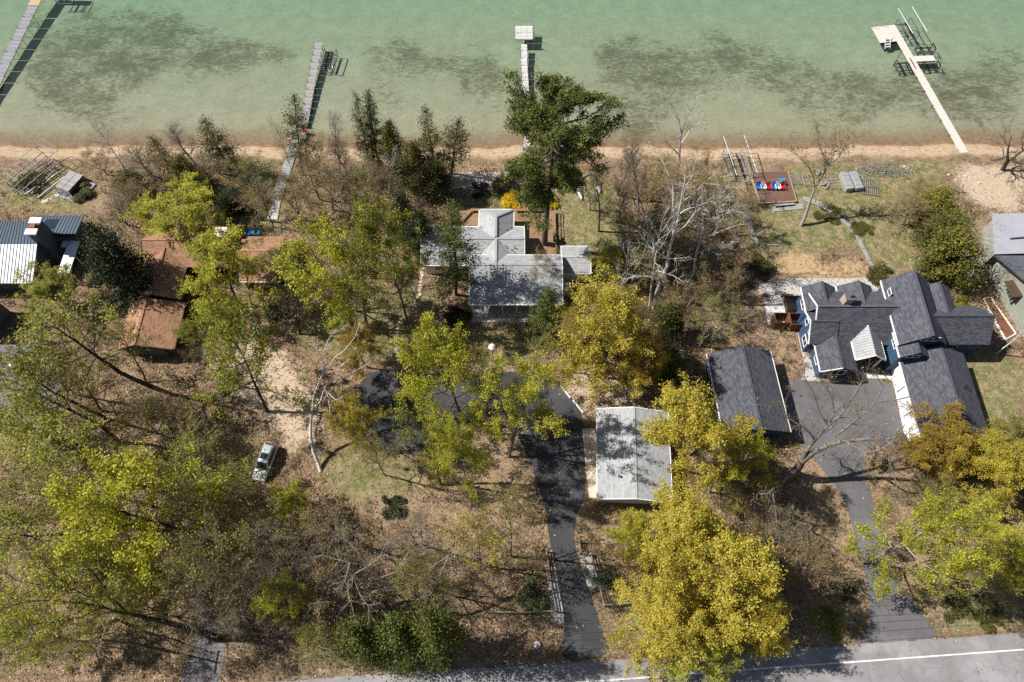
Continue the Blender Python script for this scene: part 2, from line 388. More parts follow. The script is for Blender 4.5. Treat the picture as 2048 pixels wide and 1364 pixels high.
wterm = m.math('ADD', m.math('SUBTRACT', m.math('MULTIPLY', m.attr("weed")["Fac"], 0.160), 0.128), m.math('MULTIPLY', m.math('SUBTRACT', m.noise(P, 0.16, 4, 0.6), 0.5), 0.24))
weedf = m.sstep(m.math('ADD', wsum, wterm), 0.435, 0.585)
weedc = m.ramp(wn2, [(0.3, (0.040, 0.029, 0.014)), (0.52, (0.080, 0.062, 0.030)), (0.72, (0.17, 0.14, 0.075))])
bed = m.mix(m.math('MULTIPLY', weedf, 0.80), bed, weedc)
c = m.mix(m.sstep(pz_, -0.985, -1.03), land, bed)
m.col(c).rough(0.95); m.b.inputs["Specular IOR Level"].default_value = 0.08
m.bump(m.math('ADD', m.math('MULTIPLY', vlr, 0.5), nf), 0.55, 0.07)
ground = tag(link("ground", gme, None, m.m), kind="structure")

# water: clear, faintly rippled, absorbing red light with depth
m = NT("lake_water"); P = m.pos()
wvv = m.n("Mapping", {"Vector": P, "Scale": (0.5, 1.5, 1), "Rotation": (0, 0, 0.22)}).outputs[0]
hgt = m.math('ADD', m.math('MULTIPLY', m.noise(wvv, 0.9, 3, 0.5), 0.75), m.math('MULTIPLY', m.noise(wvv, 3.2, 3, 0.6), 0.35))
bp = m.n("Bump", {"Height": hgt, "Strength": 0.7, "Distance": 0.13}).outputs[0]
fr = m.n("Fresnel", {"IOR": 1.33, "Normal": bp}).outputs[0]
gl = m.n("BsdfGlossy", {"Roughness": 0.22, "Normal": bp}); tr = m.n("BsdfTransparent")
df = m.n("BsdfDiffuse", {"Color": (0.24, 0.42, 0.33, 1), "Normal": bp})
thin = m.n("MixShader", {0: 0.045, 1: tr.outputs[0], 2: df.outputs[0]})
mx = m.n("MixShader", {0: fr, 1: thin.outputs[0], 2: gl.outputs[0]})
va = m.n("VolumeAbsorption", {"Color": (0.32, 0.93, 0.84, 1), "Density": 0.105})
m.t.links.new(mx.outputs[0], m.out.inputs["Surface"]); m.t.links.new(va.outputs[0], m.out.inputs["Volume"])
wb = MB(); wb.bb(-2490, 2490, 74.0, 2490, -14.0, WATER_Z)
lake = tag(wb.build("lake_water", m.m), kind="structure")

# ------------------------------------------------------------------ roads, drives, walks
def asphalt(name, c, crack=0.3, rough=0.85):
    m = NT(name); P = m.pos()
    f = m.math('ADD', m.math('MULTIPLY', m.noise(P, 0.45, 5, 0.6), 0.55), m.math('MULTIPLY', m.noise(P, 14.0, 3, 0.8), 0.45))
    cc = m.ramp(f, [(0.3, tuple(x * 0.75 for x in c)), (0.7, tuple(x * 1.3 for x in c))])
    cr = m.voro(P, 0.33, "Distance", 'DISTANCE_TO_EDGE')
    cr2 = m.math('SUBTRACT', 1.0, m.sstep(m.math('ADD', cr, m.math('MULTIPLY', m.noise(P, 2.0, 4), 0.06)), 0.035, 0.06))
    cc = m.mix(m.math('MULTIPLY', cr2, crack), cc, tuple(x * 0.5 for x in c))
    pale = m.sstep(m.noise(P, 0.16, 5, 0.65), 0.48, 0.66)
    cc = m.mix(m.math('MULTIPLY', pale, 0.45), cc, tuple(min(1, x * 1.75 + 0.012) for x in c))
    dust = m.sstep(m.noise(P, 0.8, 5, 0.7), 0.55, 0.75)
    cc = m.mix(m.math('MULTIPLY', dust, 0.3), cc, tuple(x * 1.7 + 0.02 for x in c))
    m.col(cc).rough(rough); m.bump(f, 0.3, 0.01)
    return m.m
M_ROAD = asphalt("worn_road_asphalt", (0.24, 0.23, 0.235), 0.25)
M_DRIVE = asphalt("dark_drive_asphalt", (0.050, 0.051, 0.057), 0.10)
M_DRIVE2 = asphalt("weathered_drive_asphalt", (0.125, 0.121, 0.128), 0.15)
M_GREYDR = asphalt("grey_gravel_drive", (0.155, 0.145, 0.145), 0.05)
M_CONC = plain("pale_concrete", (0.60, 0.585, 0.56), 0.85, var=0.10, scale=0.8)
M_CONC2 = plain("buff_concrete", (0.56, 0.46, 0.36), 0.85, var=0.12, scale=0.8)
M_STONE = plain("grey_stone", (0.30, 0.285, 0.265), 0.9, var=0.35, scale=2.0)
M_COBB = plain("pale_cobbles", (0.47, 0.45, 0.43), 0.9, var=0.35, scale=5.0)
m = NT("worn_white_paint"); P = m.pos()
m.col(m.mix(m.sstep(m.math('ADD', m.math('MULTIPLY', m.noise(P, 5.0, 5, 0.75), 0.6), m.math('MULTIPLY', m.noise(P, 0.4, 3), 0.4)), 0.50, 0.62), (0.70, 0.70, 0.68), (0.34, 0.33, 0.33))).rough(0.8); M_LINE = m.m
def smooth_poly(pts, it=2):
    for _ in range(it):
        q = []
        for i in range(len(pts)):
            a, b = pts[i], pts[(i + 1) % len(pts)]
            q += [a * 0.8 + b * 0.2, a * 0.2 + b * 0.8]
        pts = q
    return pts
def pave(name, poly, mat, z, th=0.25, smooth=0, parent=None, wob=0.0, ragged=0.0):
    pts = [G(*p, 0.0) for p in poly]
    if smooth: pts = smooth_poly(pts, smooth)
    if ragged:
        r = random.Random(len(pts)); q = []
        for a, b in zip(pts, pts[1:] + pts[:1]):
            n = max(1, int((b - a).length / 0.5))
            q += [a.lerp(b, k / n) + Vector((r.uniform(-ragged, ragged), r.uniform(-ragged, ragged), 0)) for k in range(n)]
        pts = q
    if wob:
        r = random.Random(5); pts = [p + Vector((r.uniform(-wob, wob), r.uniform(-wob, wob), 0)) for p in pts]
    o = MB().slab([(p.x, p.y, z) for p in pts], th).build(name, mat, parent)
    return o
def flip(poly): return poly
road = tag(pave("road", [(-400,1500),(2600,1340),(2600,1225),(2048,1266),(1500,1303),(1120,1328),(700,1352),(300,1385),(-400,1440)], M_ROAD, 0.024, ragged=0.09), kind="structure")
ln = MB()
A, B_ = G(700, 1401, 0), G(2300, 1282, 0)
pts = [G(900, 1384, 0), G(1250, 1358, 0), G(1550, 1335, 0), G(1800, 1317, 0), G(2048, 1299, 0), G(2400, 1273, 0)]
for a, b in zip(pts[:-1], pts[1:]): ln.beam((a.x, a.y, 0.027), (b.x, b.y, 0.027), 0.16, 0.004)
tag(ln.build("road_edge_line", M_LINE, road), "worn white edge line along the near lane")
d1 = tag(pave("driveway", [(735,740),(850,742),(950,760),(1010,742),(1095,745),(1120,765),(1170,830),(1172,990),(1158,1020),(1148,1060),(1150,1090),(1160,1130),(1178,1180),(1200,1245),(1222,1312),(1122,1326),(1130,1250),(1118,1150),(1098,1080),(1092,1020),(1078,980),(1060,925),(1030,860),(940,835),(860,905),(760,910),(730,840),(715,780)], M_DRIVE, 0.016, smooth=1, ragged=0.07), kind="structure")
d2 = tag(pave("driveway", [(1566,757),(1640,763),(1780,757),(1792,800),(1810,868),(1806,886),(1742,890),(1727,905),(1730,950),(1748,1010),(1765,1080),(1790,1140),(1820,1200),(1888,1283),(1708,1293),(1738,1250),(1738,1190),(1725,1130),(1708,1060),(1690,1000),(1650,945),(1610,895),(1585,885)], M_DRIVE2, 0.016, smooth=1, ragged=0.05), kind="structure")
d3 = tag(pave("gravel_drive", [(398,1238),(440,1236),(452,1290),(440,1400),(350,1400),(370,1330),(392,1280)], M_GREYDR, 0.012, smooth=1, ragged=0.32), kind="structure")
d4 = tag(pave("parking_court", [(-80,660),(20,690),(70,705),(120,740),(125,800),(80,860),(30,830),(-80,760)], M_GREYDR, 0.012, smooth=2, ragged=0.2), kind="structure")
ap = tag(pave("garage_apron", [(1164,858),(1190,857),(1207,995),(1178,997)], M_CONC2, 0.028), kind="structure")
wk = tag(pave("front_walk", [(1716,742),(1783,752),(1798,748),(1806,748),(1846,882),(1822,884),(1808,868),(1786,762),(1776,757),(1722,757)], M_CONC, 0.030), kind="structure")
pt = tag(pave("terrace", [(1526,590),(1602,592),(1612,640),(1606,652),(1537,650)], M_CONC, 0.045), kind="structure")
gs = tag(pave("gravel_strip", [(1517,563),(1558,558),(1780,556),(1790,600),(1600,620),(1604,592),(1518,588)], M_COBB, 0.022, wob=0.05), kind="structure")
ck = tag(pave("gravel_border", [(1592,650),(1606,655),(1614,700),(1632,752),(1644,764),(1600,760),(1612,740),(1600,690)], M_COBB, 0.014, wob=0.05), kind="structure")
cp = tag(pave("cobble_patio", [(957,626),(1062,626),(1063,642),(955,642)], M_COBB, 0.030, wob=0.04), kind="structure")
st = tag(pave("boathouse_slab", [(908,345),(1036,344),(1034,374),(890,376)], M_CONC2, 0.02), kind="structure")
# white wheel-stop strips painted beside the parking bay
for a, b in (((1122, 772), (1141, 797)), ((1146, 801), (1166, 826))):
    p, q = G(*a, 0), G(*b, 0)
    o = MB().beam((p.x, p.y, 0.09), (q.x, q.y, 0.09), 0.24, 0.15).build("wheel_stop", M_LINE)
    tag(bevel(o, 0.03), "white concrete wheel stop nearest the %s, on the edge of the dark drive" % ("gold maples" if a[1] < 790 else "grey-roofed garage"), "wheel stop", "wheel stops along the drive")
# stepping-stone path and timber walks
def stones(name, line, n, size, mat, label=None, seed=1, z=0.03):
    r = random.Random(seed); pts = [G(*p) for p in line]
    root = empty(name, pts[0]); root["kind"] = "structure"
    mes = []
    for k in range(5):
        q = [Vector((math.cos(a) * size * r.uniform(0.75, 1.1), math.sin(a) * size * r.uniform(0.7, 1.0), 0)) for a in [2 * math.pi * i / 8 + r.uniform(-0.2, 0.2) for i in range(8)]]
        mes.append(MB().slab([(p.x, p.y, 0.05) for p in q], 0.12).mesh("stone", mat))
    segs = [(pts[i + 1] - pts[i]).length for i in range(len(pts) - 1)]; tot = sum(segs)
    for k in range(n):
        d = tot * (k + 0.5) / n; i = 0
        while i < len(segs) - 1 and d > segs[i]: d -= segs[i]; i += 1
        p = pts[i].lerp(pts[i + 1], d / segs[i]) - pts[0]
        o = link("stone", mes[k % 5], root, None, (p.x + r.uniform(-.08, .08), p.y + r.uniform(-.08, .08), p.z + z - 0.02), r.uniform(0, 6.28))
    return root
stones("stepping_stone_path", [(845,535),(838,590),(822,625),(800,640),(795,660),(792,700),(798,722)], 30, 0.30, M_CONC2, seed=2)
stones("stone_path", [(500,616),(508,640),(512,665)], 7, 0.5, M_CONC, seed=3)
stones("stone_edging", [(1492,412),(1500,455),(1512,484)], 18, 0.45, M_STONE, seed=4)
# ------------------------------------------------------------------ trees: grown skeletons, twigs and leaf faces
def tubes(P0, P1, R0, R1, n):
    """arrays of tapered n-sided tubes"""
    P0, P1 = np.asarray(P0), np.asarray(P1); R0 = np.asarray(R0)[:, None]; R1 = np.asarray(R1)[:, None]
    D = P1 - P0; D /= np.linalg.norm(D, axis=1, keepdims=True) + 1e-9
    ref = np.where(np.abs(D[:, 2:3]) < 0.9, np.array([[0, 0, 1.0]]), np.array([[1.0, 0, 0]]))
    e1 = np.cross(D, ref); e1 /= np.linalg.norm(e1, axis=1, keepdims=True) + 1e-9; e2 = np.cross(D, e1)
    k = len(P0); V = np.empty((k, 2 * n, 3))
    for j in range(n):
        a = 2 * math.pi * j / n; q = e1 * math.cos(a) + e2 * math.sin(a)
        V[:, j] = P0 + q * R0; V[:, n + j] = P1 + q * R1
    base = (np.arange(k) * 2 * n)[:, None, None]
    f = np.array([[j, (j + 1) % n, n + (j + 1) % n, n + j] for j in range(n)])[None]
    return V.reshape(-1, 3), (f + base).reshape(-1, 4)
def leaves(C, size, rng, aspect=0.75, up=0.5, var=0.6, dirs=None):
    """one small quad per centre, facing mostly upwards"""
    k = len(C); N = rng.normal(0, 1, (k, 3)); N /= np.linalg.norm(N, axis=1, keepdims=True); N[:, 2] = np.abs(N[:, 2]) + up
    N /= np.linalg.norm(N, axis=1, keepdims=True)
    A = rng.normal(0, 1, (k, 3)) if dirs is None else dirs + rng.normal(0, 0.35, (k, 3))
    A -= N * np.sum(A * N, 1, keepdims=True); A /= np.linalg.norm(A, axis=1, keepdims=True) + 1e-9; Bv = np.cross(N, A)
    s = size * (1 + rng.uniform(-var, var, (k, 1)))
    V = np.stack([C - A * s * 0.55, C - Bv * s * aspect * 0.5, C + A * s * 0.55 + N * s * 0.12, C + Bv * s * aspect * 0.5], 1)
    return V.reshape(-1, 3), np.arange(4 * k).reshape(-1, 4)
def unit(v): return v / (np.linalg.norm(v) + 1e-9)
class Tree:
    def __init__(s, seed): s.r = np.random.default_rng(seed); s.seg = []; s.tw = []; s.tips = []
    def line(s, p, d, length, r0, r1, n, wob, lift, store=None):
        """a wandering limb; returns its nodes"""
        store = s.seg if store is None else store; nodes = [(p, d, r0)]; step = length / n
        for i in range(n):
            d = unit(d + s.r.normal(0, wob, 3) + np.array([0, 0, lift])); q = p + d * step; ra = r0 + (r1 - r0) * (i + 1) / n
            store.append((p, q, nodes[-1][2], ra)); p = q; nodes.append((p, d, ra))
        return nodes
def side_dir(r, d, ang, az=None):
    ref = np.array([0, 0, 1.0]) if abs(d[2]) < 0.9 else np.array([1.0, 0, 0])
    e1 = unit(np.cross(d, ref)); e2 = np.cross(d, e1); az = r.uniform(0, 2 * math.pi) if az is None else az
    return unit(d * math.cos(ang) + (e1 * math.cos(az) + e2 * math.sin(az)) * math.sin(ang))
def broad(seed, H=16.0, R=6.0, base=0.35, tr=0.24, limbs=16, subs=6, twigs=4, wob=0.12, elev=(15, 70), fork=0, upl=0.05, twl=1.1, tfrac=0.88, fine=0):
    """a deciduous tree: trunk (or fork), limbs, branches, twigs"""
    t = Tree(seed); r = t.r
    starts = []
    if fork:
        f0 = H * base * 0.8; low = t.line(np.zeros(3), np.array([0, 0, 1.0]), f0, tr, tr * 0.85, 5, 0.03, 0.02)
        for k in range(fork):
            d = side_dir(r, np.array([0, 0, 1.0]), r.uniform(0.3, 0.55), 2 * math.pi * k / fork + r.uniform(-.4, .4))
            starts.append((low[-1][0], d, (H * tfrac - f0) * r.uniform(0.8, 1.05), tr * 0.62))
    else: starts.append((np.zeros(3), np.array([0, 0, 1.0]), H * tfrac, tr))
    g = r.uniform(0, 6.28)
    for (p, d, ln, r0) in starts:
        nodes = t.line(p, d, ln, r0, r0 * 0.18, 14, 0.05, 0.04)
        nl = max(4, limbs // len(starts))
        for k in range(nl):
            tt = (base if not fork else 0.15) + (0.98 - (base if not fork else 0.15)) * ((k + r.uniform(0, 0.8)) / nl)
            i = min(13, int(tt * 14)); q = nodes[i][0] + (nodes[i + 1][0] - nodes[i][0]) * (tt * 14 - i)
            g += 2.4 + r.uniform(-0.5, 0.5)
            u = (tt - base) / (1 - base + 1e-6); u = min(max(u, 0), 1)
            prof = (math.sin(math.pi * min(1, 0.30 + 0.62 * u)) ** 0.8)
            el = math.radians(elev[0] + (elev[1] - elev[0]) * u ** 1.2 + r.uniform(-8, 8))
            ld = np.array([math.cos(g) * math.cos(el), math.sin(g) * math.cos(el), math.sin(el)])
            L_ = R * (0.35 + 0.75 * prof) * r.uniform(0.75, 1.1) * (0.8 if fork else 1.0); rl = nodes[i][2] * 0.55
            ln_ = t.line(q, ld, L_, max(rl, 0.035), 0.022, 6, wob, upl)
            for b in range(subs):
                ss = 0.25 + 0.75 * (b + r.uniform(0, 1)) / subs; j = min(5, int(ss * 6)); bp, bd, br_ = ln_[j]
                bp = bp + (ln_[j + 1][0] - bp) * (ss * 6 - j)
                L2 = L_ * (0.5 - 0.22 * ss) * r.uniform(0.7, 1.2)
                sn = t.line(bp, side_dir(r, bd, r.uniform(0.5, 0.95)), L2, max(br_ * 0.5, 0.018), 0.011, 3, wob * 1.3, upl)
                for c in range(twigs):
                    w = (c + r.uniform(0.2, 1.0)) / twigs; jj = min(2, int(w * 3)); tp, td, _ = sn[jj]
                    tp = tp + (sn[jj + 1][0] - tp) * (w * 3 - jj)
                    tn = t.line(tp, side_dir(r, td, r.uniform(0.4, 0.9)), twl * r.uniform(0.6, 1.3), 0.011, 0.005, 2, 0.2, 0.04, t.tw)
                    t.tips += [(tn[1][0], tn[1][1]), (tn[2][0], tn[2][1])]
                    for _ in range(fine):
                        t.line(tn[1][0], side_dir(r, tn[1][1], r.uniform(0.3, 0.9)), twl * r.uniform(0.4, 0.8), 0.007, 0.004, 1, 0.2, 0.04, t.tw)
                t.tips.append((sn[-1][0], sn[-1][1]))
            t.tips.append((ln_[-1][0], ln_[-1][1]))
    return t
def mesh_wood(name, segs, cut=0.03, twr=1.0):
    """thick limbs six-sided, thin ones three-sided, one mesh"""
    a = [q for q in segs if q[2] > 0.06]; b = [q for q in segs if q[2] <= 0.06]; Vs, Fs, o = [], [], 0
    for lst, n in ((a, 7), (b, 3)):
        if not lst: continue
        V, F = tubes([q[0] for q in lst], [q[1] for q in lst], [q[2] * twr for q in lst], [q[3] * twr for q in lst], n)
        Vs.append(V); Fs.append(F + o); o += len(V)
    me = np_mesh(name, np.concatenate(Vs), np.concatenate(Fs))
    me.polygons.foreach_set("use_smooth", np.ones(len(me.polygons), bool)); return me
def leaf_cloud(t, per, spread, size, up=0.5, aspect=0.75, drop=0.0, keep=1.0):
    P = np.array([p for p, d in t.tips]); r = t.r
    if keep < 1: P = P[r.uniform(0, 1, len(P)) < keep]
    cnt = np.clip(np.round(per * r.gamma(1.3, 1 / 1.3, len(P))), 0, per * 4).astype(int)
    C = np.repeat(P, cnt, 0); C = C + r.normal(0, spread, C.shape) * np.array([1, 1, 0.7]) - np.array([0, 0, drop])
    return np_mesh("crown", *leaves(C, size, r, aspect, up))

def conifer(seed, H=12.0, R=2.4, base=0.08, tr=0.16, whorl=44, per=16, droop=-0.15, size=0.30, aspect=0.5, up=0.3, power=0.8, clump=0.16, gap=0.0, topthin=0.0):
    """a cone of level or drooping boughs, foliage in sprays along each bough"""
    t = Tree(seed); r = t.r; nodes = t.line(np.zeros(3), np.array([0, 0, 1.0]), H, tr, 0.02, 12, 0.02, 0.05); C = []; Dd = []; g = 0
    for k in range(whorl):
        tt = base + (0.985 - base) * (k + r.uniform(0, 1)) / whorl; i = min(11, int(tt * 12)); q = nodes[i][0] + (nodes[i + 1][0] - nodes[i][0]) * (tt * 12 - i)
        u = (tt - base) / (1 - base); prof = (1 - u) ** power * (0.55 + 0.45 * min(1, u * 5)) + 0.05
        for j in range(3):
            g += 2.1 + r.uniform(-0.4, 0.4)
            if r.uniform() < gap: continue
            L_ = R * prof * r.uniform(0.65, 1.15); el = droop + 0.55 * u + r.uniform(-0.15, 0.15)
            d = np.array([math.cos(g) * math.cos(el), math.sin(g) * math.cos(el), math.sin(el)])
            bn = t.line(q, d, L_, 0.02 + 0.012 * L_, 0.006, 3, 0.08, 0.03)
            n = max(3, int(per * L_ / R + 2)); s = r.uniform(0.22, 1.05, n) ** 0.8
            P = q + np.outer(s * L_, d) + r.normal(0, 1, (n, 3)) * (clump * (0.5 + s[:, None])) * np.array([1, 1, 0.55])
            P[:, 2] += (s ** 2) * L_ * 0.06
            C.append(P); Dd.append(np.repeat(d[None], n, 0))
    C = np.concatenate(C); Dd = np.concatenate(Dd)
    return mesh_wood("trunk", t.seg), np_mesh("crown", *leaves(C, size, r, aspect, up, 0.35, Dd))
def pine(seed, H=29.0, R=7.0):
    """the great pine: bare lower trunk, long level limbs, tufted plates of needles"""
    t = Tree(seed); r = t.r; nodes = t.line(np.zeros(3), np.array([0, 0, 1.0]), H, 0.52, 0.06, 20, 0.012, 0.05); C = []; Dd = []; g = 0.4
    for k in range(50):
        tt = 0.40 + 0.59 * (k // 4 * 4 + r.uniform(0, 1.6)) / 50; i = min(19, int(tt * 20)); q = nodes[i][0] + (nodes[i + 1][0] - nodes[i][0]) * (tt * 20 - i)
        u = max(0.0, (tt - 0.40) / 0.60); prof = 0.30 + 0.72 * math.sin(math.pi * (0.06 + 0.70 * u)) - 0.55 * max(0, u - 0.66) / 0.34 + (0.5 if k in (9, 14) else 0)
        g += 2.4 + r.uniform(-0.5, 0.5); el = -0.06 + 0.75 * u ** 1.5 + r.uniform(-0.1, 0.15)
        L_ = R * prof * r.uniform(0.55, 1.2); d = np.array([math.cos(g) * math.cos(el), math.sin(g) * math.cos(el), math.sin(el)])
        ln = t.line(q, d, L_, 0.05 + 0.016 * L_, 0.03, 6, 0.10, 0.045)
        for b in range(11):
            s = 0.30 + 0.70 * (b + r.uniform(0, 1)) / 11; j = min(5, int(s * 6)); bp = ln[j][0] + (ln[j + 1][0] - ln[j][0]) * (s * 6 - j)
            sd_ = side_dir(r, ln[j][1], r.uniform(0.4, 1.0)); sd_[2] = abs(sd_[2]) * 0.5 + 0.10; sd_ = unit(sd_)
            sn = t.line(bp, sd_, L_ * (0.36 - 0.15 * s) * r.uniform(0.6, 1.25) + 0.3, 0.022, 0.01, 2, 0.12, 0.06)
            for e, cnt in ((1, 46), (2, 70)):
                c0 = sn[e][0]; P = c0 + r.normal(0, 1, (cnt, 3)) * np.array([0.36, 0.36, 0.13]) + np.outer(r.uniform(-0.2, 0.35, cnt), sd_)
                C.append(P); Dd.append(np.repeat(unit(sd_ + np.array([0, 0, 0.5]))[None], cnt, 0))
    C = np.concatenate(C); Dd = np.concatenate(Dd)
    return mesh_wood("trunk", t.seg), np_mesh("crown", *leaves(C, 0.34, r, 0.34, 0.35, 0.35, Dd))
def bush(seed, R=1.5, Hh=1.6, n=4200, size=0.115, aspect=0.7, stems=14):
    t = Tree(seed); r = t.r; C = []
    for k in range(stems):
        a = 2.4 * k; el = r.uniform(0.5, 1.3); d = np.array([math.cos(a) * math.cos(el), math.sin(a) * math.cos(el), math.sin(el)])
        nn = t.line(np.array([0, 0, 0.0]), d, Hh * r.uniform(0.6, 0.9), 0.03, 0.01, 3, 0.15, 0.05)
    C = []
    for k in range(16):
        a = r.uniform(0, 6.28); q = R * 0.85 * math.sqrt(r.uniform(0, 1)); rr = R * r.uniform(0.22, 0.46); hz = Hh * r.uniform(0.25, 0.95) * (1 - 0.45 * (q / R) ** 2)
        v = r.normal(0, 1, (n // 16, 3)); v /= np.linalg.norm(v, axis=1, keepdims=True)
        C.append(v * (r.uniform(0.2, 1.12, (n // 16, 1)) ** 0.5) * rr * np.array([1, 1, 0.75]) + np.array([math.cos(a) * q, math.sin(a) * q, hz * 0.7]))
    C = np.concatenate(C); C[:, 2] = np.maximum(C[:, 2], 0.03)
    return mesh_wood("stems", t.seg), np_mesh("foliage", *leaves(C, size, r, aspect, 0.3))

# barks and leaves
BK = dict(grey=bark("grey_bark", (0.10, 0.086, 0.072), (0.27, 0.235, 0.195)), dark=bark("dark_bark", (0.035, 0.028, 0.023), (0.095, 0.080, 0.066)),
          white=bark("white_birch_bark", (0.50, 0.48, 0.455), (0.74, 0.72, 0.69), (0.12, 0.10, 0.09)), pale=bark("pale_bark", (0.24, 0.22, 0.19), (0.42, 0.39, 0.35)),
          brown=bark("brown_twigs", (0.17, 0.138, 0.108), (0.36, 0.295, 0.235)), pine=bark("pine_bark", (0.06, 0.048, 0.042), (0.16, 0.125, 0.105)))
LF = dict(lime=leaf("lime_leaves", [(0.20, 0.205, 0.016), (0.45, 0.445, 0.030), (0.66, 0.625, 0.075)]),
          green=leaf("spring_green_leaves", [(0.13, 0.140, 0.018), (0.31, 0.32, 0.034), (0.50, 0.49, 0.070)]),
          olive=leaf("olive_leaves", [(0.125, 0.118, 0.022), (0.26, 0.235, 0.040), (0.40, 0.355, 0.065)]),
          gold=leaf("gold_leaves", [(0.24, 0.190, 0.020), (0.50, 0.415, 0.045), (0.70, 0.61, 0.13)]),
          orange=leaf("orange_gold_leaves", [(0.17, 0.108, 0.018), (0.35, 0.235, 0.030), (0.49, 0.38, 0.050)]),
          bud=leaf("brown_olive_buds", [(0.17, 0.122, 0.045), (0.29, 0.215, 0.078), (0.41, 0.32, 0.12)]),
          cedar=leaf("cedar_foliage", [(0.046, 0.050, 0.012), (0.100, 0.100, 0.022), (0.185, 0.170, 0.036)], 0.15),
          cedarb=leaf("bright_cedar_foliage", [(0.085, 0.088, 0.014), (0.185, 0.175, 0.024), (0.30, 0.265, 0.045)], 0.15),
          dark=leaf("dark_evergreen_foliage", [(0.018, 0.026, 0.010), (0.042, 0.056, 0.018), (0.088, 0.105, 0.030)], 0.12),
          pine=leaf("pine_needles", [(0.050, 0.068, 0.014), (0.120, 0.140, 0.026), (0.235, 0.250, 0.052)], 0.2),
          blue=leaf("blue_green_juniper", [(0.070, 0.090, 0.045), (0.145, 0.170, 0.085), (0.24, 0.27, 0.14)], 0.12),
          yellow=leaf("forsythia_flowers", [(0.60, 0.40, 0.008), (0.80, 0.56, 0.010), (0.88, 0.66, 0.02)], 0.2))
# kinds: (trunk mesh, crown mesh, height, crown radius)
KIND = {}
def reg(name, t, per=5, spread=0.28, size=0.24, H=16.0, R=6.0, keep=1.0, up=0.5, twr=1.0):
    KIND[name] = (mesh_wood("trunk", t.seg + t.tw, twr=twr), leaf_cloud(t, per, spread, size, up, keep=keep), H, R)
reg("maple_a", broad(11, limbs=20, subs=7, twigs=4), 17, 0.24, 0.165)
reg("maple_b", broad(12, limbs=18, subs=7, twigs=4, elev=(5, 75), base=0.28), 17, 0.24, 0.165)
reg("maple_c", broad(13, limbs=20, subs=6, twigs=4, fork=3, base=0.30), 17, 0.24, 0.165)
reg("maple_d", broad(14, limbs=22, subs=7, twigs=4, elev=(-5, 70), base=0.25, R=6.5), 20, 0.25, 0.165, R=6.5)
reg("gold_a", broad(16, limbs=26, subs=8, twigs=4, elev=(0, 75), base=0.22, R=6.5), 21, 0.26, 0.165, R=6.5)
reg("gold_b", broad(17, limbs=26, subs=8, twigs=4, fork=3, base=0.25, R=6.5), 21, 0.26, 0.165, R=6.5)
reg("tall_a", broad(21, H=21, R=4.6, base=0.50, tr=0.28, limbs=16, subs=6, twigs=4), 5, 0.22, 0.18, H=21, R=4.6)
reg("tall_b", broad(22, H=21, R=4.6, base=0.55, tr=0.25, limbs=14, subs=6, twigs=4, elev=(25, 75)), 4, 0.22, 0.18, H=21, R=4.6)
reg("tall_c", broad(23, H=21, R=5.0, base=0.42, tr=0.30, limbs=16, subs=6, twigs=4, fork=2), 5, 0.24, 0.18, H=21, R=5.0)
reg("bare_a", broad(31, limbs=16, subs=7, twigs=6, wob=0.16, elev=(20, 75), base=0.30, fine=2), 1, 0.30, 0.15, keep=0.7, twr=1.25)
reg("bare_b", broad(32, limbs=18, subs=7, twigs=6, wob=0.15, fork=3, base=0.22, elev=(30, 75), fine=2), 1, 0.30, 0.15, keep=0.7, twr=1.25)
reg("bare_c", broad(33, limbs=14, subs=7, twigs=6, wob=0.14, elev=(35, 80), base=0.25, R=4.0, fine=2), 1, 0.30, 0.15, keep=0.7, R=4.0, twr=1.25)
reg("haze_a", broad(34, limbs=18, subs=7, twigs=5, elev=(30, 75), base=0.22, fine=1), 3, 0.24, 0.165, twr=1.0)
reg("haze_b", broad(35, limbs=18, subs=7, twigs=5, elev=(25, 80), fork=3, base=0.2, fine=1), 3, 0.24, 0.165, twr=1.0)
reg("birch_a", broad(41, H=18, R=5.0, base=0.34, tr=0.17, limbs=16, subs=6, twigs=4, wob=0.18, elev=(30, 72), fork=2, twl=0.9, fine=1), 2, 0.35, 0.15, H=18, R=5.0, keep=0.8, twr=0.95)
reg("birch_b", broad(42, H=16, R=4.5, base=0.42, tr=0.16, limbs=12, subs=5, twigs=4, wob=0.2, elev=(25, 70), twl=0.9, fine=1), 1, 0.35, 0.14, R=4.5, keep=0.5, twr=1.0)
reg("birch_c", broad(43, H=16, R=5.5, base=0.22, tr=0.17, limbs=14, subs=5, twigs=3, wob=0.18, elev=(20, 60), fork=3, twl=0.9, fine=2), 1, 0.35, 0.14, R=5.5, keep=0.5, twr=1.0)
reg("lawn_birch", broad(44, H=15, R=4.6, base=0.42, tr=0.21, limbs=12, subs=6, twigs=4, wob=0.17, elev=(30, 70), fork=3, twl=1.0, fine=1), 3, 0.4, 0.15, H=15, R=4.6, keep=0.9, twr=1.05)
reg("oak", broad(51, H=18, R=9.5, base=0.30, tr=0.40, limbs=15, subs=6, twigs=4, wob=0.22, elev=(15, 60), fork=3, twl=1.3, fine=1), 1, 0.3, 0.12, H=18, R=9.5, keep=0.3, twr=1.5)
KIND["cedar_a"] = (*conifer(61, 12, 2.3, whorl=64, per=66, power=0.75, size=0.19, clump=0.20, up=0.2), 12, 2.3)
KIND["cedar_b"] = (*conifer(62, 12, 2.6, whorl=54, per=60, power=0.65, size=0.20, clump=0.24, gap=0.22, up=0.2), 12, 2.6)
KIND["cedar_thin"] = (*conifer(63, 13, 2.2, base=0.22, whorl=46, per=48, power=0.55, size=0.19, clump=0.24, gap=0.25, up=0.2), 13, 2.2)
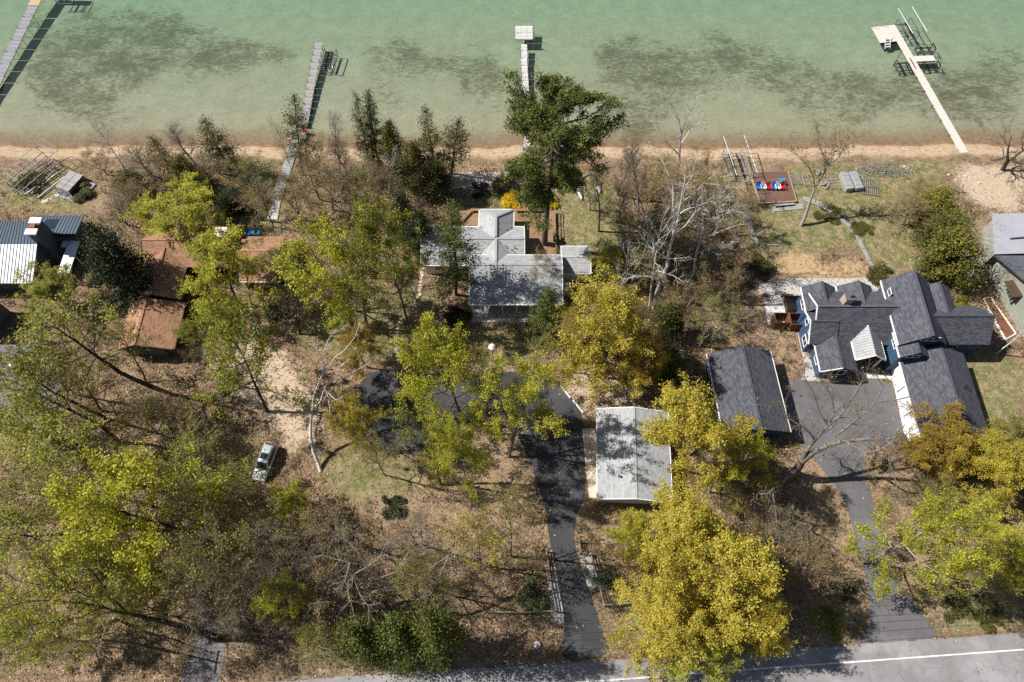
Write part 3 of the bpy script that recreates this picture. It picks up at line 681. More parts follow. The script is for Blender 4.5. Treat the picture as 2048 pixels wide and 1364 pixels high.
KIND["arbor"] = (*conifer(64, 8, 2.8, base=0.02, tr=0.14, whorl=64, per=88, droop=0.25, power=0.48, size=0.185, clump=0.24, up=0.25), 8, 2.8)
KIND["spruce"] = (*conifer(65, 10, 2.5, base=0.03, tr=0.16, whorl=66, per=80, droop=-0.12, power=0.95, size=0.19, aspect=0.4, clump=0.15), 10, 2.5)
KIND["hemlock"] = (*conifer(66, 17, 3.4, base=0.10, tr=0.22, whorl=64, per=110, droop=-0.05, power=0.75, size=0.20, clump=0.26, gap=0.22), 17, 3.4)
KIND["pine"] = (*pine(67), 29.0, 7.0)
BUSH = {"a": bush(71), "b": bush(72, 1.6, 1.4), "c": bush(73, 1.4, 1.9, 4400), "yellow": bush(74, 1.4, 1.5, 5200, 0.10)}

def put_tree(name, kind, base, top, rpx, label, bk="grey", lf="green", h=None, group=None, cat="tree"):
    """base and crown-top pixels of the photograph give the place, height and lean of the tree"""
    tm, cm, H0, R0 = KIND[kind]
    b = G(*base); d = ray(*top)
    # height where the ray through the crown top passes closest to the vertical above the base
    if h is None:
        o = Vector((0, 0, CAM_H)); dn = d.normalized(); w0 = b - o
        up = Vector((0, 0, 1)); bb = up.dot(dn); dd = up.dot(w0); ee = dn.dot(w0)
        h = (bb * ee - dd) / (1 - bb * bb)
        h = min(max(h, 3.0), 29.0 if kind == 'pine' else 20.0)
    tp = G(top[0], top[1], b.z + h); ax = tp - b
    lim = 0.9 * h; hor = Vector((ax.x, ax.y, 0))
    if hor.length > lim: hor *= lim / hor.length; ax = Vector((hor.x, hor.y, ax.z))
    r = rpx * mpp(top[0], top[1], h * 0.7)
    rz = random.Random(label).uniform(0, 6.28)
    o = bpy.data.objects.new(name, None); COL.objects.link(o); o.empty_display_size = 0.5
    q = Vector((0, 0, 1)).rotation_difference(ax.normalized()) @ Quaternion((0, 0, 1), rz)
    o.location = b - Vector((0, 0, 0.08)); o.rotation_mode = 'QUATERNION'; o.rotation_quaternion = q
    o.scale = (r / R0, r / R0, ax.length / H0)
    tag(o, label, cat, group)
    link("trunk", tm, o, BK[bk]); link("crown", cm, o, LF[lf])
    return o
def put_bush(name, kind, at, rpx, hm, label, lf="dark", group=None, cat="shrub"):
    sm, fm = BUSH[kind]; b = G(*at); r = rpx * mpp(*at)
    o = empty(name, b, random.Random(label).uniform(0, 6.28), label, cat, group)
    o.scale = (r / 1.5, r / 1.5, hm / 1.6)
    link("stems", sm, o, BK["brown"]); link("foliage", fm, o, LF[lf])
    return o

def hero_tree(name, strands, r0, label, bk, lf="bud", side=1.0, nsub=3, leafn=1, cat="tree", seed=5, r1=0.03, twr=1.0, up=0.12):
    """a tree whose trunk and main limbs follow given places: strands of (px, py, height)"""
    t = Tree(seed); r = t.r; b = G(*strands[0][0][:2]); bz = b.z
    S = []
    for st in strands: S.append([np.array(G(p[0], p[1], bz + p[2]) - b) for p in st])
    for si, P in enumerate(S):
        ra = r0 if si == 0 else None
        if ra is None:
            dmin = min(((np.linalg.norm(q - P[0]), rr) for q, rr in nodes0), key=lambda x: x[0]); ra = max(dmin[1] * 0.7, 0.06)
        n = len(P); rad = [ra + (r1 - ra) * (i / (n - 1)) ** 0.8 for i in range(n)]
        if si == 0: nodes0 = list(zip(P, rad))
        else: nodes0 += list(zip(P, rad))
        for i in range(n - 1):
            a, c = P[i], P[i + 1]; L_ = np.linalg.norm(c - a); m_ = max(1, int(L_ / 1.2)); prev = a
            for k in range(m_):
                q = a + (c - a) * (k + 1) / m_ + (r.normal(0, 0.06, 3) * L_ / m_ if k < m_ - 1 else 0)
                t.seg.append((prev, q, rad[i] + (rad[i + 1] - rad[i]) * k / m_, rad[i] + (rad[i + 1] - rad[i]) * (k + 1) / m_))
                frac = (i + (k + 1) / m_) / (n - 1)
                if frac > (0.45 if si == 0 else 0.15):
                    for _ in range(nsub):
                        d = unit(side_dir(r, unit(c - a), r.uniform(0.5, 1.1)) + np.array([0, 0, up])); sn = t.line(q, d, side * r.uniform(0.7, 2.0), min(0.03, rad[i] * 0.5), 0.010, 4, 0.2, 0.05)
                        for e in (1, 2, 3, 4):
                            for _ in range(2):
                                tn = t.line(sn[e][0], side_dir(r, sn[e][1], r.uniform(0.4, 1.0)), side * r.uniform(0.35, 0.8), 0.011, 0.005, 2, 0.2, 0.05, t.tw); t.tips.append((tn[2][0], tn[2][1]))
                prev = q
    o = bpy.data.objects.new(name, None); COL.objects.link(o); o.location = b - Vector((0, 0, 0.05)); tag(o, label, cat)
    link("trunk", mesh_wood("trunk", t.seg + t.tw, twr=twr), o, BK[bk]); link("crown", leaf_cloud(t, leafn, 0.22, 0.15, keep=0.8), o, LF[lf])
    return o
# ------------------------------------------------------------------ buildings
S_GREY = shingle("light_grey_shingles", [(0.25, 0.26, 0.275), (0.345, 0.355, 0.37), (0.44, 0.45, 0.46)], blot=0.2)
S_DARK = shingle("charcoal_shingles", [(0.036, 0.040, 0.054), (0.066, 0.070, 0.090), (0.122, 0.120, 0.140)], blot=0.15)
S_BROWN = shingle("brown_shingles", [(0.21, 0.105, 0.060), (0.33, 0.178, 0.105), (0.44, 0.255, 0.16)], blot=0.25)
M_WHITE = plain("white_trim_paint", (0.80, 0.80, 0.79), 0.5, var=0.05)
M_SIDE = plain("white_siding", (0.72, 0.73, 0.73), 0.6, var=0.07)
M_GREENW = plain("dark_green_siding", (0.030, 0.060, 0.045), 0.6)
M_BROWNW = plain("dark_brown_siding", (0.070, 0.042, 0.028), 0.8, var=0.3)
M_SAGE = plain("sage_grey_siding", (0.30, 0.31, 0.265), 0.8, var=0.10)
M_GREYW = plain("slate_grey_siding", (0.10, 0.115, 0.135), 0.7, var=0.1)
M_DARKM = plain("dark_metal", (0.035, 0.035, 0.038), 0.45, 0.6)
M_ALU = plain("aluminium_tube", (0.62, 0.63, 0.64), 0.35, 0.7, var=0.08)
M_STEEL = plain("weathered_steel", (0.20, 0.21, 0.22), 0.5, 0.6, var=0.2)
M_SEAM = plain("slate_blue_metal_roof", (0.125, 0.155, 0.195), 0.42, 0.25, var=0.12, scale=0.6)
M_PALEM_SHEEN = plain("pale_metal_and_sheen_roof", (0.62, 0.64, 0.67), 0.5, 0.2, var=0.10, scale=0.6)  # pale sheet metal; also the painted sky sheen on one slate-blue slope
M_GALV = plain("galvanised_porch_roof", (0.30, 0.31, 0.325), 0.6, 0.15, var=0.2, scale=0.8)
M_BRICK = plain("chimney_brick", (0.26, 0.11, 0.07), 0.9, var=0.3, scale=6)
M_STONEW = plain("tan_stone_facing", (0.42, 0.35, 0.27), 0.9, var=0.4, scale=5)
M_FLATR = plain("grey_membrane_roof", (0.36, 0.36, 0.40), 0.7, var=0.10, scale=0.5)
M_MULCH = plain("russet_mulch", (0.17, 0.075, 0.040), 0.95, var=0.4, scale=8)
W_DECK = wood("cedar_deck_boards", (0.27, 0.158, 0.088), (0.41, 0.262, 0.155))
W_GREY = wood("weathered_grey_planks", (0.27, 0.26, 0.25), (0.48, 0.47, 0.45))
W_GREYY = wood("weathered_grey_planks_along", (0.25, 0.24, 0.225), (0.44, 0.425, 0.40), axis='y')
W_BROWN = wood("brown_composite_boards", (0.155, 0.090, 0.072), (0.21, 0.125, 0.098))
W_RED = wood("red_brown_screen_boards", (0.18, 0.075, 0.042), (0.27, 0.120, 0.070))
W_TAN = wood("tan_plywood", (0.45, 0.34, 0.20), (0.60, 0.46, 0.28))
m = NT("blue_board_and_batten"); ge = m.n("NewGeometry"); P = ge.outputs["Position"]; Nn = ge.outputs["True Normal"]
t_ = m.vmath('CROSS_PRODUCT', Nn, (0, 0, 1)).outputs[0]; u_ = m.vmath('DOT_PRODUCT', P, t_).outputs["Value"]
bt = m.sstep(m.math('ABSOLUTE', m.math('SUBTRACT', m.math('FRACT', m.math('MULTIPLY', u_, 2.4)), 0.5)), 0.36, 0.46)
m.col(m.mix(m.math('MULTIPLY', bt, 0.5), m.ramp(m.noise(P, 1.2, 4), [(0.3, (0.042, 0.082, 0.155)), (0.7, (0.056, 0.104, 0.19))]), (0.024, 0.048, 0.09))).rough(0.6)
m.bump(bt, 0.8, 0.03); M_BLUE = m.m
m = NT("window_glass"); m.col((0.025, 0.032, 0.040)).rough(0.06); m.b.inputs["Specular IOR Level"].default_value = 0.6; M_GLASS = m.m
HOUSE_RECTS = []
TH = 0.16
def rect(x0, x1, y0, y1): HOUSE_RECTS.append([(x0, y0), (x1, y0), (x1, y1), (x0, y1)])
def roofpart(root, planes, mat, trims=None, trimm=None, name="roof", ridge=None, w=0.10, h=0.20):
    mb = MB()
    for p in planes: mb.slab(p, TH)
    o = mb.build(name, mat, root)
    if trims:
        if len(trims) <= 2:
            for a, b in trims: MB().beam(a, b, w, h).build("fascia", trimm, o)
        else:
            tb = MB()
            for a, b in trims: tb.beam(a, b, w, h)
            tb.build("fascia", trimm, o)
    if ridge:
        rb = MB()
        for a, b in ridge: rb.beam(Vector(a) + Vector((0, 0, 0.02)), Vector(b) + Vector((0, 0, 0.02)), 0.30, 0.05)
        rb.build("ridge_cap", mat, o)
    return o
def gable(root, x0, x1, y0, y1, ez, rz, axis, roofm, wallm, trimm, ov=0.4, rc=None, z0=-0.05, ez2=None, roofname="roof", wall=True, cap=True, sides=None):
    """gable volume; the given rectangle is the roof's outline, walls stand ov inside it"""
    ez2 = ez if ez2 is None else ez2
    sw = (lambda x, y, z: (x, y, z)) if axis == 'x' else (lambda x, y, z: (y, x, z))
    a0, a1, b0, b1 = (x0, x1, y0, y1) if axis == 'x' else (y0, y1, x0, x1)      # a along the ridge, b across
    c = (b0 + b1) / 2 if rc is None else rc
    P = [[sw(a0, b0, ez), sw(a1, b0, ez), sw(a1, c, rz), sw(a0, c, rz)], [sw(a0, c, rz), sw(a1, c, rz), sw(a1, b1, ez2), sw(a0, b1, ez2)]]
    e = 0.055
    tr = [(sw(a0, b0 - e, ez - .10), sw(a1, b0 - e, ez - .10)), (sw(a0, b1 + e, ez2 - .10), sw(a1, b1 + e, ez2 - .10))]
    for a in (a0 - e, a1 + e): tr += [(sw(a, b0, ez - .08), sw(a, c, rz - .08)), (sw(a, b1, ez2 - .08), sw(a, c, rz - .08))]
    if sides is not None: tr = [tr[i] for i in sides]
    r = roofpart(root, P, roofm, tr, trimm, roofname, [(sw(a0, c, rz), sw(a1, c, rz))] if cap else None)
    if wall:
        f = lambda b: ez + (rz - ez) * (b - b0) / (c - b0) if b < c else ez2 + (rz - ez2) * (b1 - b) / (b1 - c)
        q = [(b0 + ov, z0), (b1 - ov, z0), (b1 - ov, f(b1 - ov) - TH - .02), (c, rz - TH - .02), (b0 + ov, f(b0 + ov) - TH - .02)]
        n = 5; mb = MB(); vs = [sw(a, b, z) for a in (a0 + ov, a1 - ov) for b, z in q]
        mb.add(vs, [tuple(range(5)), tuple(reversed(range(5, 10)))] + [(i, 5 + i, 5 + (i + 1) % 5, (i + 1) % 5) for i in range(5)])
        w_ = mb.build("wall", wallm, root); rect(x0, x1, y0, y1)
        return r, w_
    return r, None
def window(root, c, w, h, face, framem=None, n=1, name="window"):
    """framed window flat on a wall; face is the outward direction"""
    fx, fy = {'W': (-1, 0), 'E': (1, 0), 'S': (0, -1), 'N': (0, 1)}[face]; tx, ty = -fy, fx
    fr = MB(); c = Vector(c); T_ = Vector((tx, ty, 0)); N_ = Vector((fx, fy, 0)); U = Vector((0, 0, 1))
    for s in (-1, 1):
        fr.beam(c + U * (h / 2 * s) - T_ * (w / 2 + .05) + N_ * .03, c + U * (h / 2 * s) + T_ * (w / 2 + .05) + N_ * .03, 0.09, 0.10)
        fr.beam(c + T_ * (w / 2 * s) - U * h / 2 + N_ * .03, c + T_ * (w / 2 * s) + U * h / 2 + N_ * .03, 0.10, 0.09, (fx, fy, 0))
    for k in range(1, n): fr.beam(c + T_ * (w * (k / n - .5)) - U * h / 2 + N_ * .03, c + T_ * (w * (k / n - .5)) + U * h / 2 + N_ * .03, 0.07, 0.06, (fx, fy, 0))
    o = fr.build(name, framem or M_WHITE, root)
    MB().beam(c - T_ * w / 2 + N_ * .012, c + T_ * w / 2 + N_ * .012, 0.02, h).build("pane", M_GLASS, o)
    return o
def part(root, name, mat, fn, bev=0, smooth=False):
    mb = MB(); fn(mb); o = mb.build(name, mat, root, smooth=smooth)
    return bevel(o, bev) if bev else o
def boards(root, x0, x1, y0, y1, z, pitch, mat, axis='x', name="board_surface", th=0.04):
    mb = MB(); r = random.Random(name + str(x0)); n = int(round(((y1 - y0) if axis == 'x' else (x1 - x0)) / pitch))
    for k in range(n):
        if axis == 'x': b = y0 + (y1 - y0) * k / n; mb.bb(x0 + r.uniform(-.02, .02), x1 + r.uniform(-.02, .02), b, b + (y1 - y0) / n - 0.014, z - th, z + r.uniform(-.004, .004))
        else: b = x0 + (x1 - x0) * k / n; mb.bb(b, b + (x1 - x0) / n - 0.014, y0 + r.uniform(-.02, .02), y1 + r.uniform(-.02, .02), z - th, z + r.uniform(-.004, .004))
    o = mb.build(name, mat, root); o["kind"] = "stuff"; return o
def leaf_heap(root, line, n, spread, name="leaf_debris"):
    C = []; r = np.random.default_rng(len(line) * 7 + n)
    for a, b in line:
        a, b = np.array(a), np.array(b); t = r.uniform(0, 1, (n, 1)); C.append(a + (b - a) * t + r.normal(0, spread, (n, 3)) * np.array([1, 1, 0.25]))
    off = np.array(root.location); me = np_mesh(name, *leaves(np.concatenate(C) - off, 0.16, r, 0.8, 1.0)); o = link(name, me, root, BK["brown"]); o["kind"] = "stuff"
    return o

# --- white house in the centre
H1 = empty("house", (-2, 53, 0), 0, "white house with light grey hipped and gabled shingle roofs beside the wooden deck", "house")
gable(H1, -12.6, 1.7, 53.0, 59.5, 2.9, 4.5, 'x', S_GREY, M_SIDE, M_WHITE, rc=56.35)
hx0, hx1, hxc, hy, hz, hr = -4.72, 0.22, -2.25, 62.5, 2.98, 4.62
roofpart(H1, [[(hx0, 56.6, hz), (hxc, 56.6, hr), (hxc, 60.0, hr), (hx0, hy, hz)], [(hxc, 56.6, hr), (hx1, 56.6, hz), (hx1, hy, hz), (hxc, 60.0, hr)], [(hx0, hy, hz), (hxc, 60.0, hr), (hx1, hy, hz)]], S_GREY,
         [((hx0 - .05, 59.2, hz - .1), (hx0 - .05, hy, hz - .1)), ((hx1 + .05, 59.2, hz - .1), (hx1 + .05, hy, hz - .1)), ((hx0, hy + .05, hz - .1), (hx1, hy + .05, hz - .1))], M_WHITE,
         ridge=[((hxc, 56.6, hr), (hxc, 60, hr)), ((hxc, 60, hr), (hx1, hy, hz)), ((hxc, 60, hr), (hx0, hy, hz))])
part(H1, "wall", M_SIDE, lambda b: b.bb(-4.35, -0.15, 58.9, 62.15, 0, 2.85)); rect(-4.7, 0.2, 59, 62.5)
gable(H1, -4.9, 0.6, 51.2, 56.3, 3.25, 4.55, 'y', S_GREY, M_SIDE, M_WHITE, rc=-2.2, wall=False)
fx0, fx1 = -5.75, 6.8
roofpart(H1, [[(fx0, 54.0, 3.9), (fx0, 52.0, 4.62), (fx1, 52.0, 4.62), (fx1, 54.0, 3.9)], [(fx0, 52.0, 4.62), (fx0, 48.85, 3.42), (fx1, 48.85, 3.42), (fx1, 52.0, 4.62)], [(fx0, 48.85, 3.42), (fx0, 46.75, 2.88), (fx1, 46.75, 2.88), (fx1, 48.85, 3.42)]], S_GREY,
         [((fx0, 46.69, 2.80), (fx1, 46.69, 2.80)), ((fx0, 54.06, 3.8), (fx1, 54.06, 3.8))] + [((x, a, za), (x, b, zb)) for x in (fx0 - .06, fx1 + .06) for a, za, b, zb in ((54, 3.82, 52, 4.54), (52, 4.54, 48.85, 3.34), (48.85, 3.34, 46.75, 2.80))], M_WHITE, ridge=[((fx0, 52, 4.62), (fx1, 52, 4.62))])
part(H1, "wall", M_GREENW, lambda b: b.bb(-5.4, 6.45, 49.4, 53.7, 0, 3.25)); rect(fx0, fx1, 46.75, 54)
for x in (-5.45, -3.3, -1.3, 0.65, 2.6, 4.55, 6.45): part(H1, "porch_post", M_WHITE, lambda b: b.bb(x - .07, x + .07, 46.95, 47.09, 0, 2.74))
part(H1, "porch_floor", M_COBB, lambda b: b.bb(-5.6, 6.6, 45.6, 49.4, -.1, 0.09))
window(H1, (-2.2, 49.39, 1.5), 1.6, 1.3, 'S', n=2); window(H1, (2.0, 49.39, 1.5), 1.6, 1.3, 'S', n=2)
part(H1, "door", M_GREENW, lambda b: b.bb(-4.9, -4.0, 49.33, 49.38, 0.1, 2.1))
window(H1, (-10.2, 53.39, 1.6), 1.3, 1.0, 'S'); window(H1, (1.31, 56.3, 1.5), 1.6, 1.2, 'E')
part(H1, "vent_pipe", M_DARKM, lambda b: b.tube([(0.4, 55.1, 3.7), (0.4, 55.1, 4.35)], 0.07, 8))
part(H1, "vent_pipe", M_DARKM, lambda b: b.tube([(2.3, 49.9, 3.7), (2.3, 49.9, 4.15)], 0.06, 8))
leaf_heap(H1, [((-2.0, 57.6, 4.3), (0.1, 59.3, 3.15)), ((-2.4, 57.6, 4.3), (-4.6, 59.3, 3.15)), ((-2.0, 56.0, 4.45), (0.9, 54.3, 3.55))], 45, 0.10)
leaf_heap(H1, [((0.6, 54.2, 3.62), (1.2, 54.0, 3.62))], 60, 0.22)
leaf_heap(H1, [((2.2, 49.7, 3.78), (2.9, 49.7, 3.78))], 30, 0.15)
for x in (-5.3, 0.0): part(H1, "gutter", M_WHITE, lambda b: b.bb(x, x + 6, 46.52, 46.62, 2.70, 2.80)) if False else None
# deck round the house
DK = empty("deck", (-0.6, 60, 0), 0, "large brown wooden deck behind the white house, pine growing through it", "deck")
boards(DK, -7.7, 6.4, 55.4, 64.2, 0.55, 0.145, W_DECK)
part(DK, "deck_frame", M_BROWNW, lambda b: b.bb(-7.6, 6.3, 55.5, 64.1, -0.1, 0.49)); rect(-7.7, 6.4, 55.4, 64.2)
def rail(root, pts, z0, z1, mat, name="railing", post=1.8):
    b = MB()
    for p, q in zip(pts[:-1], pts[1:]):
        p, q = Vector(p), Vector(q); n = max(1, int((q - p).length / post))
        for k in range(n + 1):
            c = p.lerp(q, k / n); b.bb(c.x - .045, c.x + .045, c.y - .045, c.y + .045, z0, z1)
        for zz in (z1 - 0.02, (z0 + z1) / 2): b.beam((p.x, p.y, zz), (q.x, q.y, zz), 0.09, 0.045)
    return b.build(name, mat, root)
part(DK, "bench", W_DECK, lambda b: (b.bb(-6.2, -2.0 - 2.9, 63.75, 64.15, 0.95, 1.02), b.bb(-6.2, -4.9, 64.08, 64.15, 0.55, 0.95), b.bb(0.4, 4.6, 63.75, 64.15, 0.95, 1.02), b.bb(0.4, 4.6, 64.08, 64.15, 0.55, 0.95)))
part(DK, "bench", W_DECK, lambda b: b.beam((-7.6, 62.0, 1.0), (-6.25, 63.9, 1.0), 0.4, 0.06))
rail(DK, [(6.34, 64.1, 0), (6.34, 55.6, 0)], 0.5, 1.45, W_DECK)
part(DK, "stairs", W_DECK, lambda b: [b.bb(1.75, 3.25, 64.25 + .32 * k, 64.55 + .32 * k, 0.36 - .13 * k, 0.42 - .13 * k) for k in range(4)])
for x in (1.65, 3.35): part(DK, "stair_rail", W_DECK, lambda b: (b.bb(x - .05, x + .05, 64.2, 64.3, .4, 1.5), b.bb(x - .05, x + .05, 65.5, 65.6, 0, 1.1), b.beam((x, 64.25, 1.48), (x, 65.55, 1.08), .09, .05)))
D2 = empty("side_deck", (-7, 48.8, 0), 0, "small brown deck at the front left of the white house", "deck")
boards(D2, -8.25, -5.55, 46.2, 51.0, 0.30, 0.145, W_DECK)
part(D2, "deck_frame", M_BROWNW, lambda b: b.bb(-8.15, -5.6, 46.3, 50.9, -0.1, 0.24)); rail(D2, [(-8.2, 46.3, 0), (-8.2, 48.0, 0)], 0.25, 1.1, W_DECK); rect(-8.3, -5.5, 46.2, 51)
D3 = empty("step_deck", (4, 41, 0), 0, "narrow brown wooden steps by the conical spruce, below the porch", "steps")
def _p(b):
    p = G(1068, 655, 0); q = G(1086, 680, 0)
    for k in range(5): b.bb(p.x, q.x, q.y + (p.y - q.y) * k / 5, q.y + (p.y - q.y) * (k + .9) / 5, -0.05, 0.10 + .07 * k)
part(D3, "tread", W_DECK, _p)
# grill on the deck
gp = G(1110, 478, 0.55)
gr = empty("grill", gp, 0, "black covered grill at the right edge of the big deck", "grill")
part(gr, "lid", M_DARKM, lambda b: b.lathe([(0.30, .75), (.33, .9), (.28, 1.05), (.12, 1.15)], gp, 12)); part(gr, "cabinet", M_DARKM, lambda b: b.box(gp + Vector((0, 0, .38)), (.55, 1.0, .74)), 0.03); part(gr, "shelf", M_STEEL, lambda b: b.box(gp + Vector((0, .75, .74)), (.5, .45, .04)))
# garden shed
SH = empty("shed", (8.9, 54.5, 0), 0, "small white shed with light grey gable roof, right of the deck", "shed")
gable(SH, 6.95, 10.9, 51.9, 56.4, 2.5, 3.3, 'x', S_GREY, M_SIDE, M_WHITE, ov=0.25)
part(SH, "door", M_WHITE, lambda b: b.bb(8.3, 9.2, 52.09, 52.14, 0.05, 2.0))
bx = G(1133, 585, 0)
CB = empty("storage_chest", bx, 0, "tall white storage cabinet standing below the white shed", "cabinet")
part(CB, "cabinet_body", M_SIDE, lambda b: b.box(bx + Vector((0, 0, .85)), (0.95, 1.2, 1.7)), 0.03); part(CB, "lid", M_WHITE, lambda b: b.box(bx + Vector((0.03, 0, 1.74)), (1.05, 1.3, 0.07)), 0.02)
# --- grey-roofed garage (slightly turned)
GA = empty("garage", (14.75, 25.8, 0), math.radians(-3.0), "light grey gable-roofed garage beside the dark drive", "garage")
def local_gable(root, x0, x1, y0, y1, ez, rz, roofm, wallm, trimm):
    sv = root.location.copy(); root.location = (0, 0, 0)
    out = gable(root, x0, x1, y0, y1, ez, rz, 'y', roofm, wallm, trimm, ov=0.35); root.location = sv; HOUSE_RECTS.pop()
    return out
local_gable(GA, -4.4, 4.4, -5.6, 5.7, 2.9, 4.0, S_GREY, M_SIDE, M_WHITE); rect(10.2, 19.4, 20, 31.6)
for s in (-2.7, 2.7):
    mb = MB(); mb.bb(-4.10, -4.05, s - 1.3, s + 1.3, 0.02, 2.2); o = mb.build("garage_door", M_WHITE, GA, world=False)
mb = MB(); mb.tube([(-2.0, -3.0, 3.3), (-2.0, -3.0, 3.95)], 0.07, 8).lathe([(0.16, 3.95), (0.16, 4.05), (0.05, 4.12)], (-2.0, -3.0, 0), 10); mb.build("roof_vent", M_STEEL, GA, world=False)
mb = MB(); mb.tube([(0.35, -0.3, 3.85), (0.35, -0.3, 4.3)], 0.06, 8); mb.build("roof_vent", M_DARKM, GA, world=False)
# --- dark blue house on the right
H2 = empty("house", (48, 42, 0), 0, "large blue house with steep charcoal shingle gables and white trim", "house")
K = dict(roofm=S_DARK, wallm=M_BLUE, trimm=M_WHITE)
gable(H2, 39.55, 50.5, 40.7, 47.9, 2.8, 6.2, 'x', rc=44.65, ez2=4.4, sides=[2, 3], **K)              # main range
gable(H2, 38.85, 42.5, 40.75, 45.3, 3.05, 5.0, 'x', rc=43.12, ez2=3.9, ov=0.3, sides=[2, 3], **K)       # west gable
gable(H2, 38.85, 43.35, 44.9, 48.7, 4.2, 5.7, 'y', sides=[0], **K)                               # far left gable
gable(H2, 43.55, 48.2, 44.9, 48.75, 4.3, 5.8, 'y', sides=[0], **K)                               # far middle gable
gable(H2, 39.75, 44.6, 36.95, 43.4, 2.7, 3.85, 'y', sides=[0, 2], **K)                           # near left wing
gable(H2, 49.1, 55.2, 39.4, 49.0, 5.4, 8.0, 'y', ov=0.35, sides=[0], **K)                        # tall cross range
gable(H2, 49.12, 52.8, 37.9, 41.5, 4.9, 6.25, 'y', ov=0.30, sides=[0], **K)                      # nested near gable
gable(H2, 54.6, 58.5, 44.0, 48.6, 4.4, 5.7, 'y', sides=[], **K)                                  # far right gable
gable(H2, 53.5, 61.8, 40.2, 45.9, 3.9, 6.5, 'x', sides=[], **K)                                  # right wing
gable(H2, 50.05, 58.6, 27.9, 39.3, 3.1, 5.5, 'y', sides=[0], **K)                                # garage wing
part(H2, "wall", M_BLUE, lambda b: b.bb(40.0, 58.0, 41.1, 46.5, -.05, 2.6))
o, _ = gable(H2, 44.45, 48.25, 38.4, 42.6, 3.15, 4.55, 'y', M_GALV, M_BLUE, M_WHITE, wall=False, cap=False, roofname="porch_roof")
mb = MB()
for k in range(12):
    y = 38.45 + k * 0.36
    if y < 42.4:
        for s in (0, 1): mb.beam((46.35, y, 4.57), (44.45 if s == 0 else 48.25, y, 3.17), 0.10, 0.10)
rb = mb.build("rib", M_GALV, o); rb["kind"] = "stuff"
for x in (44.75, 47.95): part(H2, "porch_post", M_WHITE, lambda b: b.bb(x - .1, x + .1, 38.6, 38.8, 0, 3.0))
part(H2, "chimney", M_STONEW, lambda b: b.bb(42.9, 43.9, 44.9, 46.0, 4.5, 7.3)); part(H2, "chimney_cap", M_STEEL, lambda b: (b.bb(42.8, 44.0, 44.8, 46.1, 7.3, 7.42), b.tube([(43.4, 45.4, 7.4), (43.4, 45.4, 7.9)], .22, 10)))
for c, w, h, f, n in (((39.13, 42.2, 3.4), .8, .9, 'W', 1), ((39.13, 43.9, 3.2), .8, .9, 'W', 1), ((39.13, 42.0, 1.4), 1.4, 1.1, 'W', 2), ((39.24, 46.8, 3.0), 1.4, 1.2, 'W', 2), ((39.93, 45.4, 5.0), .7, .8, 'W', 1), ((40.14, 39.2, 1.5), 1.2, 1.0, 'W', 1),
                      ((49.44, 46.8, 6.0), .9, .7, 'W', 1), ((49.44, 40.3, 4.2), 1.3, 1.1, 'W', 2), ((52.6, 39.74, 6.4), 2.2, 0.8, 'S', 3), ((50.95, 38.19, 4.7), 1.6, 0.7, 'S', 2), ((42.1, 37.34, 1.6), 2.6, 1.4, 'S', 3), ((57.5, 40.59, 2.6), 1.8, 1.2, 'S', 3), ((46.0, 40.9, 1.5), 1.6, 1.8, 'S', 2)):
    window(H2, c, w, h, f, n=n)
for y in (30.0, 33.4, 36.8): part(H2, "garage_door", M_WHITE, lambda b: b.bb(50.38, 50.44, y - 1.62, y + 1.62, 0, 2.45))
for (x, y, z) in ((51.5, 47.0, 7.0), (56.5, 34.0, 4.4)): part(H2, "vent_pipe", M_DARKM, lambda b: b.tube([(x, y, z - .3), (x, y, z + .5)], .07, 8))
# separate dark-roofed garage
GB = empty("garage", (29.85, 34, 0), 0, "detached blue garage with long charcoal gable roof and dark shadow", "garage")
GB.rotation_euler = (0, 0, math.radians(3.5)); sv = GB.location.copy(); GB.location = (0, 0, 0)
gable(GB, -4.15, 4.15, -5.6, 5.6, 2.9, 4.75, 'y', S_DARK, M_BLUE, M_WHITE, ov=0.35, sides=[0, 1])
window(GB, (-3.81, 3.6, 1.6), 1.2, 1.0, 'W'); window(GB, (0, -5.26, 1.9), 1.6, 1.1, 'S', n=2)
for y in (-2.6, 1.8): part(GB, "garage_door", M_WHITE, lambda b: b.bb(3.81, 3.86, y - 1.7, y + 1.7, 0, 2.2))
GB.location = sv; HOUSE_RECTS.pop(); rect(25.4, 34, 28.3, 39.7)
# --- brown-roofed house on the left
H3 = empty("house", (-45, 54, 0), 0, "low brown house with rust-brown shingle roofs among the maples", "house")
K = dict(roofm=S_BROWN, wallm=M_BROWNW, trimm=M_BROWNW)
gable(H3, -51.3, -39.6, 52.8, 59.4, 2.8, 4.6, 'x', **K)
gable(H3, -50.6, -45.2, 47.6, 55.5, 2.8, 4.1, 'y', rc=-48.2, **K)
gable(H3, -41.5, -36.9, 53.6, 57.6, 2.5, 3.4, 'x', **K)
part(H3, "chimney", M_STONEW, lambda b: b.bb(-40.7, -39.5, 56.0, 57.2, 2.5, 5.6)); part(H3, "chimney_cap", M_CONC, lambda b: (b.bb(-40.9, -39.3, 55.8, 57.4, 5.6, 5.75),)); part(H3, "flue", M_BRICK, lambda b: b.tube([(-40.1, 56.6, 5.7), (-40.1, 56.6, 6.1)], .28, 10))
window(H3, (-47.9, 47.99, 1.4), 1.4, 1.0, 'S', M_BROWNW, 2); window(H3, (-43.0, 53.19, 1.4), 1.6, 1.0, 'S', M_WHITE, 2)
H3b = empty("cottage", (-35, 54, 0), 0, "small brown-roofed cottage with grey front trim, right of the brown house", "house")
gable(H3b, -37.5, -32.2, 50.4, 57.9, 2.8, 4.2, 'x', S_BROWN, M_BROWNW, M_SIDE, rc=54.6, ov=0.35, sides=[0])
